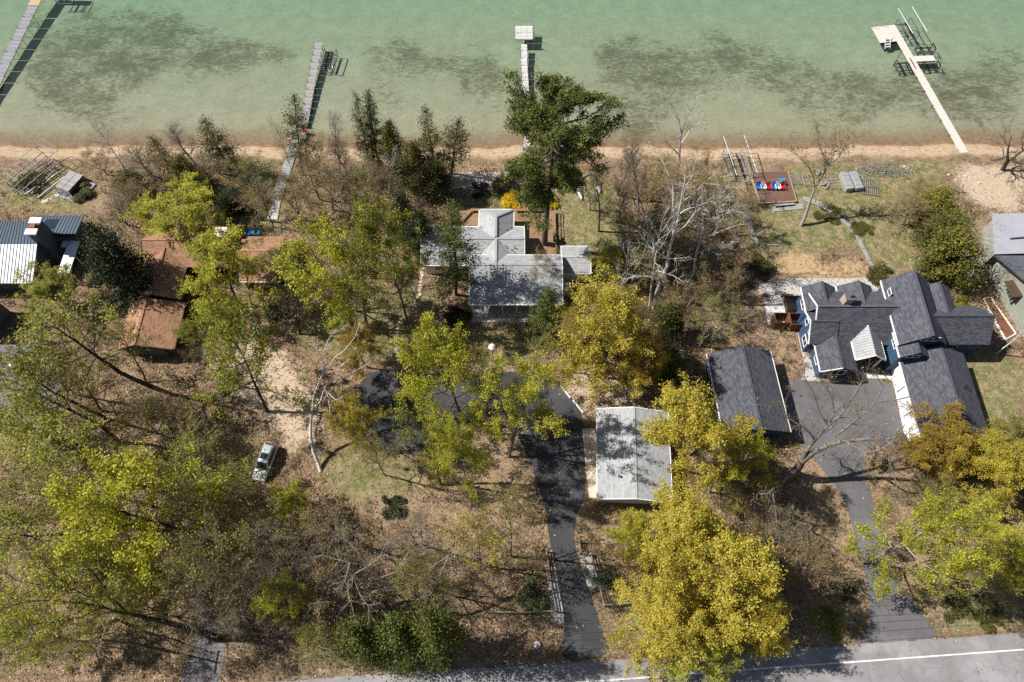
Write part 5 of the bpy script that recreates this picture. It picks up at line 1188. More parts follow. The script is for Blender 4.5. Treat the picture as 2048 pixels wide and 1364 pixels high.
# canoes
def canoe(at, rz, l, label, mat):
    c = G(*at); rt = empty("canoe", c, rz, label, "canoe"); mb = MB(); n = 12
    for k in range(n + 1):
        t = -1 + 2 * k / n; w = .44 * (1 - abs(t) ** 2.2) + .01; z = .42 + .12 * abs(t) ** 3
        mb.v += [(-w, t * l / 2, .06 + .10 * abs(t) ** 2), (-w * .75, t * l / 2, z * .75), (0, t * l / 2, z), (w * .75, t * l / 2, z * .75), (w, t * l / 2, .06 + .10 * abs(t) ** 2)]
    mb.f += [(k * 5 + j, k * 5 + j + 1, k * 5 + j + 6, k * 5 + j + 5) for k in range(n) for j in range(4)]
    link("hull", mb.mesh("hull", mat, None, True), rt)
    link("keel", MB().beam((0, -l * .42, .44), (0, l * .42, .44), .04, .04).mesh("keel", M_STEEL), rt)
    for s in (-1, 1): link("gunwale", MB().tube([(s * (.44 * (1 - abs(t) ** 2.2) + .03), t * l / 2, .06 + .1 * t * t) for t in [-.98 + .196 * k for k in range(11)]], .025, 5).mesh("gunwale", M_STEEL), rt)
canoe((1157, 378), .16, 4.6, "upturned silver canoe lying on the grass right of the big pine", M_ALU)
canoe((1196, 374), .12, 2.6, "small white upturned kayak beside the silver canoe", M_SIDE)
r = random.Random(21)
for k, (at, rz, lab) in enumerate((((1168, 372), .5, "bleached log beside the silver canoe"), ((1172, 352), -.6, "bleached driftwood post near the beach right of the pine"), ((1186, 388), 1.1, "short bleached log below the small white kayak"))):
    c = G(*at); d = Vector((math.cos(rz + 1.2), math.sin(rz + 1.2), 0)); tag(MB().tube([c - d * .9 + Vector((0, 0, .12)), c + Vector((0, 0, .17)), c + d * .9 + Vector((0, 0, .12))], [.10, .13, .09], 7).build("log", BK["pale"]), lab, "log")
# ------------------------------------------------------------------ terrace things, lamp, fences, poles, cars
hb = G(1583, 612, 0); HT = empty("hot_tub", hb, 0, "dark covered hot tub on the pale terrace beside the blue house", "hot tub")
part(HT, "tub_cabinet", M_BROWNW, lambda b: b.box(hb + Vector((0, 0, .45)), (2.1, 2.1, .9)), .08); part(HT, "cover", M_DARKM, lambda b: (b.box(hb + Vector((0, -.56, .97)), (2.2, 1.08, .12)), b.box(hb + Vector((0, .56, .97)), (2.2, 1.08, .12))), .04)
for k, (px, wx, wy, lab) in enumerate((((1556, 648), 1.9, 1.5, "open red-brown wooden screen box, left of the two by the hot tub"), ((1588, 650), 2.2, 1.7, "open red-brown wooden screen box, right of the two by the hot tub"))):
    c = G(*px, 0); rt = empty("privacy_screen", c, 0, lab, "screen", "wooden screens by the hot tub")
    for s in (-1, 1):
        for z in range(6):
            link("board", bpy.data.meshes.get("scrx%d" % k) or MB().bb(-wx / 2, wx / 2, -.03, .03, 0, .28).mesh("scrx%d" % k, W_RED), rt, None, (0, s * wy / 2, .05 + .30 * z))
            link("board", bpy.data.meshes.get("scry%d" % k) or MB().bb(-.03, .03, -wy / 2 + .04, wy / 2 - .04, 0, .28).mesh("scry%d" % k, W_RED), rt, None, (s * wx / 2, 0, .05 + .30 * z))
for px, lab in (((1528, 592), "dark planter strip at the terrace's left corner"), ((1572, 592), "dark planter strip at the terrace's middle")):
    c = G(*px, 0); rt = empty("planter", c, 0, lab, "planter", "planters along the terrace"); link("soil_box", MB().box((0, 0, .12), (1.6 if px[0] > 1550 else .9, .4, .28)).mesh("soil_box", M_MULCH), rt); o = link("plants", np_mesh("plants", *leaves(np.random.default_rng(px[0]).normal(0, 1, (90, 3)) * np.array([.35, .12, .08]) + np.array([0, 0, .35]), .14, np.random.default_rng(4), .6, .4)), rt, LF["bud"]); o["kind"] = "stuff"
yb = G(1826, 872, 0); YB = empty("yellow_bag", yb, 0, "bright yellow-green bag at the end of the white front walk", "bag"); part(YB, "bag", plain("neon_yellow_cloth", (0.62, 0.85, 0.02), .7), lambda b: b.lathe([(.35, 0), (.52, .18), (.46, .42), (.2, .55), (.06, .58)], yb, 11), smooth=True); part(YB, "tie", M_DARKM, lambda b: b.tube([yb + Vector((0, 0, .56)), yb + Vector((.1, 0, .7))], .04, 5))
lp_ = G(986, 722, 0); LP = empty("street_lamp", lp_, 0, "white-capped lamp post between the maples in front of the white house", "lamp post")
part(LP, "pole", M_STEEL, lambda b: b.tube([lp_, lp_ + Vector((0, 0, 4.2))], [.07, .05], 8)); part(LP, "lamp_head", M_WHITE, lambda b: b.lathe([(.10, 4.05), (.5, 4.2), (.46, 4.34), (.14, 4.52), (.04, 4.6)], lp_, 16), smooth=True)
def fence(pts, label, n_rail=3, hgt=1.15, mat=W_GREYY, rmat=None):
    P_ = [G(*p, 0) for p in pts]; rt = empty("rail_fence", P_[0], 0, label, "fence")
    pm = MB().bb(-.07, .07, -.07, .07, -.1, hgt + .1).mesh("post", mat)
    for a, b in zip(P_[:-1], P_[1:]):
        n = max(1, int((b - a).length / 2.2))
        for k in range(n + (b is P_[-1])): link("post", pm, rt, None, a.lerp(b, k / n) - P_[0])
        for k in range(n):
            for j in range(n_rail):
                z = Vector((0, 0, hgt * (j + .7) / n_rail)); MB().beam(a.lerp(b, k / n) + z, a.lerp(b, (k + 1) / n) + z, .06, .13).build("rail", mat, rt)
fence([(1092, 1103), (1100, 1160), (1112, 1222)], "grey rail fence along the left edge of the central drive")
fence([(1108, 1223), (1060, 1226), (985, 1225)], "grey rail fence running left from the central drive toward the hedge", 2)
fence([(1157, 1084), (1160, 1108), (1178, 1112)], "short grey rail fence jogging by the drive's right edge", 4)
fence([(1180, 1110), (1196, 1170), (1207, 1212), (1262, 1207)], "grey rail fence along the right edge of the central drive")
st5 = tag(pave("gravel_shoulder", [(1092,1135),(1112,1135),(1132,1245),(1105,1250)], M_COBB, 0.012, wob=.05), kind="structure")
st6 = tag(pave("gravel_shoulder", [(1160,1112),(1180,1112),(1196,1180),(1178,1182)], M_COBB, 0.012, wob=.05), kind="structure")
bl = G(1074, 1290, 0); tag(MB().lathe([(.35, 0), (.45, .15), (.38, .34), (.15, .42)], bl, 8).build("boulder", M_COBB), "pale boulder on the roadside left of the central drive", "boulder")
bl = G(945, 975, 0); tag(MB().tube([bl + Vector((-.6, -.1, .1)), bl + Vector((0, .1, .16)), bl + Vector((.7, .2, .1))], [.12, .15, .1], 7).build("log", BK["pale"]), "short pale log below the dense lime-green tree", "log")
# utility pole and wires
pb = G(290, 1291, 0); ph = 9.5; ptp = G(178, 1281, 9.5)
UP = empty("utility_pole", pb, 0, "wooden utility pole with cross-arm at the lower left", "utility pole")
part(UP, "pole", BK["grey"], lambda b: b.tube([pb, Vector((pb.x, pb.y, ph))], [.16, .11], 8)); part(UP, "cross_arm", BK["grey"], lambda b: b.bb(pb.x - .06, pb.x + .06, pb.y - 1.2, pb.y + 1.2, ph - .45, ph - .33))
for s in (-1.1, 0, 1.1): part(UP, "insulator", M_WHITE, lambda b: b.lathe([(.05, ph - .33), (.07, ph - .2), (.03, ph - .12)], (pb.x, pb.y + s, 0), 8))
for k, (s, lab) in enumerate(((-1.1, "overhead wire nearest the road"), (0, "middle overhead wire along the roadside"), (1.1, "overhead wire farthest from the road"))):
    mb = MB(); a = Vector((pb.x, pb.y + s, ph - .12))
    for (b_, e_) in ((Vector((-110, 3.4 + s, ph)), a), (a, Vector((8, 6.2 + s * .8, ph))), (Vector((8, 6.2 + s * .8, ph)), Vector((115, 12.5 + s, ph)))):
        mb.tube([b_.lerp(e_, t / 12) - Vector((0, 0, 1.4 * 4 * (t / 12) * (1 - t / 12))) for t in range(13)], .018, 4, False)
    tag(mb.build("power_line", M_DARKM), lab + ", crossing the drives", "wire")
# cars
CP = NT("silver_car_paint"); CP.col((0.48, 0.50, 0.53)).rough(.32); CP.b.inputs["Metallic"].default_value = .15; CP.b.inputs["Coat Weight"].default_value = .6; M_CAR = CP.m
M_TYRE = plain("tyre_rubber", (.02, .02, .02), .8)
m = NT("tail_light"); m.col((.35, .01, .01)).rough(.2); M_TAIL = m.m
m = NT("head_light"); m.col((.7, .72, .75)).rough(.1); M_HEAD = m.m
def car(loc, rz, label, paint):
    """wagon-shaped car, front toward -y"""
    rt = empty("car", loc, rz, label, "car"); W2, L2 = .92, 2.35
    st = [(-2.35, .42, .62, .74), (-2.2, .30, .72, .86), (-1.6, .24, .88, .92), (-.95, .24, .98, .92), (0, .22, 1.0, .93), (1.2, .22, 1.02, .93), (2.1, .28, 1.0, .90), (2.35, .42, .90, .80)]
    mb = MB()
    for y, z0, z1, w in st: mb.v += [(-w * .9, y, z0), (-w, y, (z0 + z1) / 2), (-w * .96, y, z1 - .05), (-w * .78, y, z1), (0, y, z1 + .035), (w * .78, y, z1), (w * .96, y, z1 - .05), (w, y, (z0 + z1) / 2), (w * .9, y, z0)]
    n = 9; mb.f += [(i * n + j, i * n + j + 1, (i + 1) * n + j + 1, (i + 1) * n + j) for i in range(len(st) - 1) for j in range(n - 1)] + [tuple(range(n)), tuple(reversed(range((len(st) - 1) * n, len(st) * n)))]
    body = link("body", mb.mesh("body", paint, None, True), rt)
    mb = MB(); cab = [(-1.05, 1.0, .78), (-.30, 1.56, .64), (.2, 1.64, .66), (1.5, 1.62, .66), (1.95, 1.52, .62), (2.28, 1.0, .74)]
    gh = [(-.80, .80), (2.2, .80)]
    for y, z, w in cab: mb.v += [(-w, y, z), (-w * .5, y, z + .03), (w * .5, y, z + .03), (w, y, z)]
    mb.f += [(i * 4 + j, i * 4 + j + 1, i * 4 + j + 5, i * 4 + j + 4) for i in range(5) for j in range(3)]
    o_ = len(mb.v)
    for y, z, w in cab: mb.v += [(-.86, y if z > 1.1 else y, .98), (.86, y, .98)]
    mb.f += [(i * 4, (i + 1) * 4, o_ + (i + 1) * 2, o_ + i * 2) for i in range(5)] + [(i * 4 + 3, o_ + i * 2 + 1, o_ + (i + 1) * 2 + 1, (i + 1) * 4 + 3) for i in range(5)]
    link("roof", mb.mesh("roof", paint, None, True), rt)
    link("windscreen", MB().add([(-.68, -1.02, 1.085), (.68, -1.02, 1.085), (.58, -.32, 1.615), (-.58, -.32, 1.615)], [(0, 1, 2, 3)]).mesh("windscreen", M_GLASS), rt)
    link("sunroof", MB().bb(-.46, .46, .10, .85, 1.655, 1.685).mesh("sunroof", M_GLASS), rt)
    link("rear_window", MB().add([(-.58, 2.27, 1.10), (.58, 2.27, 1.10), (.52, 2.02, 1.50), (-.52, 2.02, 1.50)], [(0, 1, 2, 3)]).mesh("rear_window", M_GLASS), rt)
    for s in (-1, 1):
        link("side_window", MB().add([(s * .875, -.62, 1.06), (s * .875, 1.95, 1.06), (s * .72, 1.72, 1.46), (s * .72, -.15, 1.46)], [(0, 1, 2, 3)]).mesh("side_window", M_GLASS), rt)
        link("wing_mirror", MB().box((s * 1.02, -.62, 1.05), (.18, .12, .14)).mesh("wing_mirror", paint), rt)
        link("headlight", MB().box((s * .62, -2.27, .70), (.34, .16, .12)).mesh("headlight", M_HEAD), rt); link("tail_light", MB().box((s * .70, 2.33, .82), (.2, .06, .22)).mesh("tail_light", M_TAIL), rt)
        link("roof_rail", MB().tube([(s * .60, .1, 1.68), (s * .60, 1.7, 1.68)], .025, 5).mesh("roof_rail", M_DARKM), rt)
        for y in (-1.42, 1.42):
            w_ = link("wheel", MB().tube([(s * .72, y, .34), (s * .94, y, .34)], .34, 18).mesh("wheel", M_TYRE), rt); link("rim", MB().tube([(s * .90, y, .34), (s * .955, y, .34)], .21, 12).mesh("rim", M_ALU), w_)
    return rt
c1, c2 = G(545, 897, 0), G(522, 958, 0); cd = c2 - c1
car((c1 + c2) / 2 , math.atan2(cd.y, cd.x) + math.pi / 2, "silver estate car with dark sunroof parked on the leafy track", M_CAR)
m = NT("grey_car_paint"); m.col((0.16, 0.18, 0.21)).rough(.25); m.b.inputs["Coat Weight"].default_value = .6
car(G(52, 722, 0), math.radians(160), "dark grey car half hidden by trees on the left parking court", m.m)
# ------------------------------------------------------------------ trees in the photograph: kind, base px, top px, crown radius px
T = [
 # shore, left
 ("birch_tree","birch_b",(272,380),(180,242),48,"leaning bare birch with pale trunk, leftmost over the sandy beach","pale","bud"),
 ("bare_tree","bare_c",(305,352),(262,276),42,"small bare tree leaning over the beach, right of the leftmost birch","grey","bud"),
 ("cedar_tree","cedar_thin",(338,345),(305,262),28,"small thin cedar at the beach edge, left of the grey twiggy tree","dark","cedar"),
 ("bare_tree","bare_c",(392,332),(350,238),36,"dense grey twiggy bare tree between two cedars on the beach","grey","bud"),
 ("cedar_tree","cedar_b",(458,338),(418,226),42,"tall dark cedar on the beach, tallest left of the plank dock","dark","cedar"),
 ("bare_tree","bare_c",(478,338),(458,282),22,"small reddish bare sapling touching the tall dark beach cedar","brown","orange"),
 ("cedar_tree","arbor",(372,392),(362,318),46,"dense dark green cedar clump behind the bright maple near the beach","dark","cedar"),
 ("cedar_tree","arbor",(275,395),(255,345),40,"low dark cedar left of the bright maple near the beach","dark","cedar"),
 ("maple_tree","maple_d",(372,470),(335,398),90,"bright yellow-green maple between the brown-roofed house and the beach","grey","lime"),
 ("bare_tree","birch_b",(548,455),(497,302),34,"slender leaning bare tree left of the old boardwalk","dark","bud"),
 ("bare_tree","bare_c",(255,450),(215,385),34,"bare scrubby tree beside the metal-roofed house's yard","grey","bud"),
 ("cedar_tree","arbor",(465,425),(450,385),36,"dark low cedar right of the bright beach-side maple","dark","dark"),
 # shore, left of centre
 ("cedar_tree","cedar_thin",(606,350),(567,186),38,"tall sparse cedar leaning across the plank dock","dark","cedar"),
 ("bare_tree","birch_b",(600,380),(548,236),26,"thin bare tree with grey trunk left of the plank dock's shore end","grey","bud"),
 ("haze_tree","haze_b",(640,400),(600,300),50,"bare budding tree over the shore end of the old boardwalk","grey","bud"),
 ("bare_tree","bare_c",(680,350),(678,232),26,"dead grey spiky tree standing alone against the water","pale","bud"),
 ("cedar_tree","cedar_b",(742,348),(716,190),30,"left one of the twin tall cedars against the water","dark","cedar"),
 ("cedar_tree","cedar_a",(757,346),(738,184),30,"right one of the twin tall cedars against the water","dark","cedar"),
 ("cedar_tree","arbor",(790,352),(780,250),36,"bushy olive cedar just right of the twin tall cedars","dark","cedarb"),
 ("cedar_tree","cedar_b",(875,362),(862,204),36,"tall open cedar, left of the spreading one by the pale slab","dark","cedar"),
 ("cedar_tree","cedar_thin",(903,348),(899,230),40,"spreading open cedar on the beach beside the pale concrete slab","dark","cedar"),
 ("cedar_tree","arbor",(835,385),(822,292),44,"dense dark cedar below the tall open cedars","dark","cedar"),
 ("cedar_tree","arbor",(880,390),(870,320),36,"dense olive cedar at the corner of the pale concrete slab","dark","cedar"),
 ("haze_tree","haze_a",(665,420),(650,330),56,"brown budding tree behind the forked white birch","brown","bud"),
 ("haze_tree","haze_b",(735,425),(715,330),60,"olive budding tree under the twin tall cedars","brown","olive"),
 ("haze_tree","haze_a",(790,425),(760,330),46,"brown budding tree behind the dead white birch","brown","bud"),
 ("birch_tree","birch_c",(685,430),(668,330),34,"forked white birch rising behind the yellow-green maples","white","bud"),
 ("birch_tree","birch_b",(742,405),(722,312),26,"slim white birch under the twin tall cedars","white","bud"),
 ("birch_tree","birch_b",(777,398),(787,298),24,"dead white birch with bare crooked limbs, right of the twin cedars","white","bud"),
 ("spruce_tree","arbor",(812,475),(800,390),36,"dark blue-green spruce left of the white house","dark","dark"),
 ("cedar_tree","arbor",(835,505),(838,425),40,"dark shadowed cedar by the left corner of the white house","dark","dark"),
 ("haze_tree","haze_b",(600,440),(570,350),50,"sparse bare tree right of the old boardwalk's bend","grey","bud"),
 # beside and in front of the left houses
 ("maple_tree","maple_a",(815,646),(765,428),82,"tall yellow-green maple with forked trunk beside the white house","grey","green"),
 ("maple_tree","maple_c",(710,668),(635,462),104,"broad yellow-green maple above the fallen-leaf yard, right of the brown roofs","grey","lime"),
 ("maple_tree","tall_c",(735,655),(712,520),60,"thin green tree standing between the two yellow-green maples","grey","green"),
 ("maple_tree","maple_b",(478,612),(408,500),92,"bright lime maple spreading over the brown shingle roof","dark","lime"),
 ("maple_tree","maple_b",(535,824),(440,612),92,"lime-green maple with long dark trunk over the sandy drive","dark","green"),
 ("bare_tree","bare_b",(600,668),(562,520),58,"bare dark-trunked tree by the small brown roof","dark","green"),
 ("cedar_tree","arbor",(275,605),(205,480),74,"huge very dark cedar between the metal roof and the brown roofs","dark","dark"),
 ("cedar_tree","arbor",(235,570),(180,450),44,"dark cedar touching the corner of the metal roof","dark","dark"),
 ("tall_tree","tall_a",(300,772),(70,610),96,"tall leaning tree with black trunk, nearest the brown-roofed garage","dark","green"),
 ("tall_tree","tall_b",(292,765),(235,650),36,"slim dark-trunked tree leaning past the garage's near corner","dark","olive"),
 ("tall_tree","tall_b",(215,840),(15,690),80,"tall leaning tree over the grey parking court, upper of the three","dark","olive"),
 ("tall_tree","tall_a",(240,885),(20,760),80,"tall leaning tree over the grey parking court, middle of the three","dark","green"),
 ("tall_tree","tall_c",(170,900),(-30,790),80,"tall leaning tree over the grey parking court, lowest of the three","dark","green"),
 ("tall_tree","tall_b",(205,822),(105,725),50,"thin forked tree in the brush below the dark cedars","dark","bud"),
 ("maple_tree","maple_c",(135,610),(60,560),60,"green tree crowding the eave of the pale metal roof","dark","green"),
 ("maple_tree","maple_b",(395,690),(378,650),34,"round green tree squeezed beside the brown-roofed garage","dark","green"),
 ("haze_tree","haze_a",(330,880),(260,800),70,"brown bare tree in the brush left of the silver car","grey","olive"),
 ("haze_tree","haze_b",(420,960),(350,880),80,"olive bare tree in the wood up-left of the silver car","brown","green"),
 # lower left wood
 ("maple_tree","maple_d",(400,1085),(215,985),140,"large yellow-green tree in the middle of the lower left wood","dark","lime"),
 ("maple_tree","tall_a",(240,960),(60,885),104,"dark green tall tree at the left edge above the large yellow-green one","dark","green"),
 ("haze_tree","haze_a",(430,1060),(330,1000),90,"olive budding tree right of the large yellow-green tree","brown","green"),
 ("haze_tree","haze_b",(330,1160),(150,1090),110,"dim olive tree between the two big lower-left trees","brown","green"),
 ("haze_tree","haze_a",(480,1200),(340,1110),110,"brown budding tree above the huge leaning trunk","brown","olive"),
 ("bare_tree","bare_b",(620,1190),(540,1100),92,"wide grey bare tree left of the bright lime sapling","grey","bud"),
 ("maple_tree","maple_b",(600,1235),(552,1165),58,"bright lime sapling tree above the gravel drive mouth","dark","lime"),
 ("maple_tree","maple_a",(592,1020),(565,985),48,"small bright yellow tree touching the nose of the silver car","grey","lime"),
 ("haze_tree","haze_a",(700,1085),(650,1040),80,"brown budding tree right of the small bright yellow tree","brown","bud"),
 ("bare_tree","bare_a",(470,1275),(410,1180),80,"bare brown tree beside the gravel drive mouth","brown","bud"),
 ("birch_tree","birch_b",(470,1285),(478,1225),20,"short white birch trunk at the gravel drive mouth","white","bud"),
 ("haze_tree","haze_a",(300,1010),(120,960),110,"olive haze of a budding tree left of the large yellow-green one","brown","green"),
 ("haze_tree","haze_b",(560,1085),(480,1040),90,"brown budding tree below the silver car's track","brown","olive"),
 ("haze_tree","haze_a",(500,1010),(440,960),66,"olive budding tree just left of the silver car's nose","brown","green"),
 ("bare_tree","bare_b",(540,1230),(470,1150),90,"bare brown tree left of the bright lime sapling","brown","bud"),
 ("haze_tree","haze_b",(700,1190),(660,1130),90,"brown twiggy tree between the lime sapling and the pale bare trees","brown","bud"),
 ("bare_tree","bare_a",(830,1090),(800,1035),70,"thin brown bare tree right of the small round shrub","brown","bud"),
 ("haze_tree","haze_a",(860,1180),(840,1120),76,"olive twiggy tree behind the hedge, between the two pale bare trees","brown","olive"),
 ("haze_tree","haze_b",(240,1240),(60,1290),90,"olive tree at the lower left corner above the utility pole","brown","green"),
 ("tall_tree","tall_b",(190,1010),(-10,960),80,"dark-trunked leaning tree at the left edge below the parking court","dark","olive"),
 ("haze_tree","haze_a",(150,790),(60,700),70,"brown budding tree over the grey parking court","brown","olive"),
 ("bare_tree","bare_b",(420,740),(400,690),50,"grey bare tree between the brown-roofed garage and the sandy drive","grey","bud"),
 ("bare_tree","bare_b",(700,620),(680,540),60,"bare grey tree in the leafy yard under the broad maple","grey","bud"),
 ("haze_tree","haze_a",(840,620),(820,560),50,"thin bare tree left of the small front deck","brown","bud"),
 ("haze_tree","haze_b",(560,570),(540,490),50,"bare budding tree over the small brown cottage","brown","olive"),
 ("haze_tree","haze_a",(300,440),(280,370),50,"brown budding tree behind the brown house's far corner","brown","bud"),
 ("haze_tree","haze_b",(1180,420),(1190,350),40,"small budding tree between the pine and the canoes","brown","olive"),
 ("haze_tree","haze_a",(1470,470),(1490,400),44,"brown budding shrub-like tree left of the brown platform","brown","bud"),
 ("haze_tree","haze_b",(1480,1130),(1520,1060),70,"grey bare tree rising behind the gold maples","grey","bud"),
 ("haze_tree","haze_a",(1960,1190),(2010,1150),60,"olive budding tree at the right roadside corner","brown","olive"),
 ("haze_tree","haze_b",(1250,700),(1275,600),60,"brown budding tree between the golden maple and the birches","brown","bud"),
 ("haze_tree","haze_a",(1440,640),(1475,560),50,"thin brown tree at the wood's edge facing the terrace","brown","bud"),
 ("cedar_tree","arbor",(1880,560),(1870,500),44,"dark cedar at the dark house's far right corner","dark","cedar"),
 ("maple_tree","tall_a",(180,1085),(15,1050),92,"green tree cut off by the left edge below the dark green tall one","dark","green"),
 ("maple_tree","maple_a",(255,1185),(105,1130),84,"yellow-olive tree above the utility pole","dark","olive"),
 ("maple_tree","maple_c",(120,1275),(-15,1245),74,"green tree in the lower left corner","dark","green"),
 ("maple_tree","tall_c",(95,880),(-20,835),80,"green tree at the left edge below the parking court","dark","green"),
 ("maple_tree","haze_b",(330,1230),(250,1200),70,"thin olive tree behind the huge leaning black trunk","dark","olive"),
 ("haze_tree","haze_b",(215,350),(175,300),40,"brown twiggy tree behind the stacked dock sections by the beach","brown","bud"),
 ("haze_tree","haze_a",(330,375),(310,310),46,"brown twiggy tree at the beach edge left of the dark cedar clump","brown","bud"),
 ("bare_tree","bare_c",(425,370),(410,295),40,"grey twiggy tree between the beach cedars and the dark low cedar","grey","bud"),
 ("haze_tree","haze_b",(505,385),(485,315),46,"olive twiggy tree left of the old boardwalk near the beach","brown","olive"),
 ("haze_tree","haze_a",(520,440),(500,380),50,"brown twiggy tree where the old boardwalk climbs the bank","brown","bud"),
 ("bare_tree","bare_c",(700,365),(690,280),40,"grey bare tree right of the dead spiky one by the water","grey","bud"),
 ("haze_tree","haze_b",(640,350),(625,285),44,"brown twiggy tree right of the plank dock's shore end","brown","bud"),
 ("bare_tree","bare_c",(1235,390),(1240,300),40,"grey twiggy tree nearest the water right of the pine","grey","bud"),
 ("haze_tree","haze_a",(1300,400),(1312,315),54,"golden-brown twiggy tree at the beach in front of the birches","brown","orange"),
 ("haze_tree","haze_b",(1390,400),(1410,310),54,"golden-brown twiggy tree behind the farthest birch","brown","orange"),
 ("haze_tree","haze_a",(1290,570),(1308,490),56,"olive twiggy tree round the foot of the tallest birch","brown","olive"),
 ("haze_tree","haze_b",(1450,500),(1478,430),50,"brown twiggy tree between the spreading birch and the lawn","brown","bud"),
 ("haze_tree","haze_a",(1830,420),(1840,370),44,"brown bushy tree at the beach end of the right-hand cedars","brown","bud"),
 ("cedar_tree","arbor",(880,1300),(870,1240),70,"dark evergreen at the right end of the roadside hedge","dark","pine"),
 ("cedar_tree","arbor",(800,1310),(785,1262),70,"dark evergreen in the middle of the roadside hedge","dark","pine"),
 ("cedar_tree","arbor",(730,1305),(705,1255),60,"dark evergreen at the left end of the roadside hedge","dark","pine"),
 ("maple_tree","haze_a",(640,1300),(620,1250),60,"thin yellow-green tree by the road, left of the hedge","brown","green"),
 # centre
 ("maple_tree","maple_a",(735,735),(700,690),52,"small golden tree right of the white birch's limbs","brown","orange"),
 ("maple_tree","maple_c",(745,895),(690,810),52,"golden-olive tree on the left rim of the dark drive","dark","gold"),
 ("maple_tree","maple_d",(925,840),(868,700),92,"golden-green maple over the top edge of the dark drive","dark","lime"),
 ("maple_tree","maple_c",(1017,914),(1058,738),84,"bright lime maple with curved trunk in the drive's island","grey","lime"),
 ("maple_tree","tall_b",(984,866),(955,712),44,"thin olive tree with straight dark trunk in the drive's island","dark","olive"),
 ("maple_tree","maple_b",(938,972),(908,872),66,"dense lime-green tree below the dark drive's bend","grey","lime"),
 ("maple_tree","tall_c",(882,970),(822,782),52,"thin pale green tree over the dark drive's left bay","dark","green"),
 ("haze_tree","haze_a",(770,950),(735,880),60,"sparse olive tree over the near rim of the dark drive's left bay","brown","olive"),
 ("maple_tree","haze_b",(962,1130),(940,1045),74,"thin golden tree left of the drive, above the bare radiating one","brown","gold"),
 ("maple_tree","haze_a",(1022,1113),(1035,1015),78,"thin olive tree on the left edge of the drive below the garage","brown","olive"),
 ("spruce_tree","spruce",(1090,678),(1098,562),54,"dark green conical spruce at the front corner of the white house","dark","pine"),
 ("hemlock_tree","hemlock",(912,592),(905,405),62,"tall dark hemlock rising over the white house's left roof","dark","pine"),
 ("pine_tree","pine",(1089,492),(1110,185),100,"giant dark green pine growing through the wooden deck","pine","pine"),
 # woods right of the white house
 ("maple_tree","gold_a",(1190,752),(1222,628),98,"large golden maple right of the white house","dark","gold"),
 ("maple_tree","gold_b",(1262,770),(1290,690),62,"orange-gold maple behind the large golden maple","dark","orange"),
 ("maple_tree","haze_a",(1128,742),(1150,640),52,"thin golden tree with two slim trunks by the front walk","grey","gold"),
 ("bare_tree","haze_b",(1080,570),(1085,505),40,"small bare budding tree in front of the grey porch roof","brown","bud"),
 ("birch_tree","birch_b",(1298,615),(1330,420),70,"white birch twin leaning left of the tallest birch","white","bud"),
 ("birch_tree","birch_c",(1245,585),(1268,470),50,"white birch just above the large golden maple","white","bud"),
 ("birch_tree","birch_b",(1400,520),(1455,350),60,"white birch with fanned limbs beside the boat canopy frame","white","bud"),
 ("bare_tree","bare_c",(1277,428),(1285,286),38,"grey bare tree with ivied trunk near the beach","grey","bud"),
 ("bare_tree","bare_c",(1197,462),(1207,338),36,"slender bare tree beside the canoes","grey","bud"),
 ("bare_tree","bare_c",(1238,445),(1248,345),38,"thin reddish bare tree between the canoes and the ivied tree","brown","orange"),
 ("haze_tree","haze_a",(1345,450),(1355,345),66,"brown budding tree at the beach edge of the wood","brown","bud"),
 ("haze_tree","haze_b",(1420,430),(1440,345),60,"brown budding tree left of the boat canopy frame","brown","bud"),
 ("haze_tree","haze_a",(1320,540),(1335,450),70,"olive budding tree in the heart of the birch wood","brown","olive"),
 ("haze_tree","haze_b",(1420,540),(1450,470),70,"brown bare tree between the birches and the lawn edging","brown","bud"),
 ("haze_tree","haze_a",(1250,525),(1262,440),60,"olive thin tree behind the white garden shed","brown","olive"),
 ("haze_tree","haze_b",(1365,640),(1395,560),66,"grey-brown bare tree at the near end of the birch wood","brown","bud"),
 ("maple_tree","maple_c",(1205,560),(1215,500),38,"small lime tree beside the white garden shed","brown","lime"),
 ("maple_tree","haze_b",(1400,692),(1440,598),52,"pale green thin tree casting shadow toward the terrace","pale","green"),
 ("cedar_tree","arbor",(1330,660),(1345,610),50,"dark low cedar in the shade of the birch wood","dark","cedar"),
 ("cedar_tree","cedar_b",(1290,500),(1300,420),40,"olive cedar hidden among the birches","dark","cedarb"),
 ("cedar_tree","arbor",(1330,755),(1345,710),46,"dark cedar between the golden maple and the dark-roofed garage","dark","cedar"),
 # lawn and right edge
 ("cedar_tree","arbor",(1868,455),(1878,385),60,"olive bushy cedar at the head of the right-hand clump","dark","cedarb"),
 ("cedar_tree","arbor",(1900,560),(1920,460),72,"large yellow-olive cedar beside the dark house","dark","cedarb"),
 ("cedar_tree","arbor",(1880,510),(1890,430),60,"olive cedar in the middle of the right-hand clump","dark","cedar"),
 ("haze_tree","haze_a",(1805,450),(1815,395),52,"bare brown bushy tree left of the right-hand cedars","brown","bud"),
 ("birch_tree","birch_b",(1920,580),(1985,440),44,"white birch leaning over the grey flat roof","white","bud"),
 ("bare_tree","oak",(2005,340),(2050,262),70,"dark bare tree at the right edge of the beach","dark","bud"),
 ("birch_tree","birch_b",(1992,708),(2110,590),50,"white leaning trunk cut off by the right edge","white","bud"),
 # lower right
 ("maple_tree","gold_a",(1330,1100),(1385,1030),96,"gold maple nearest the grey-roofed garage","dark","gold"),
 ("maple_tree","gold_b",(1400,1220),(1465,1125),128,"biggest gold maple, centre of the roadside group","dark","gold"),
 ("maple_tree","gold_a",(1310,1255),(1335,1200),96,"gold maple left in the roadside group","dark","gold"),
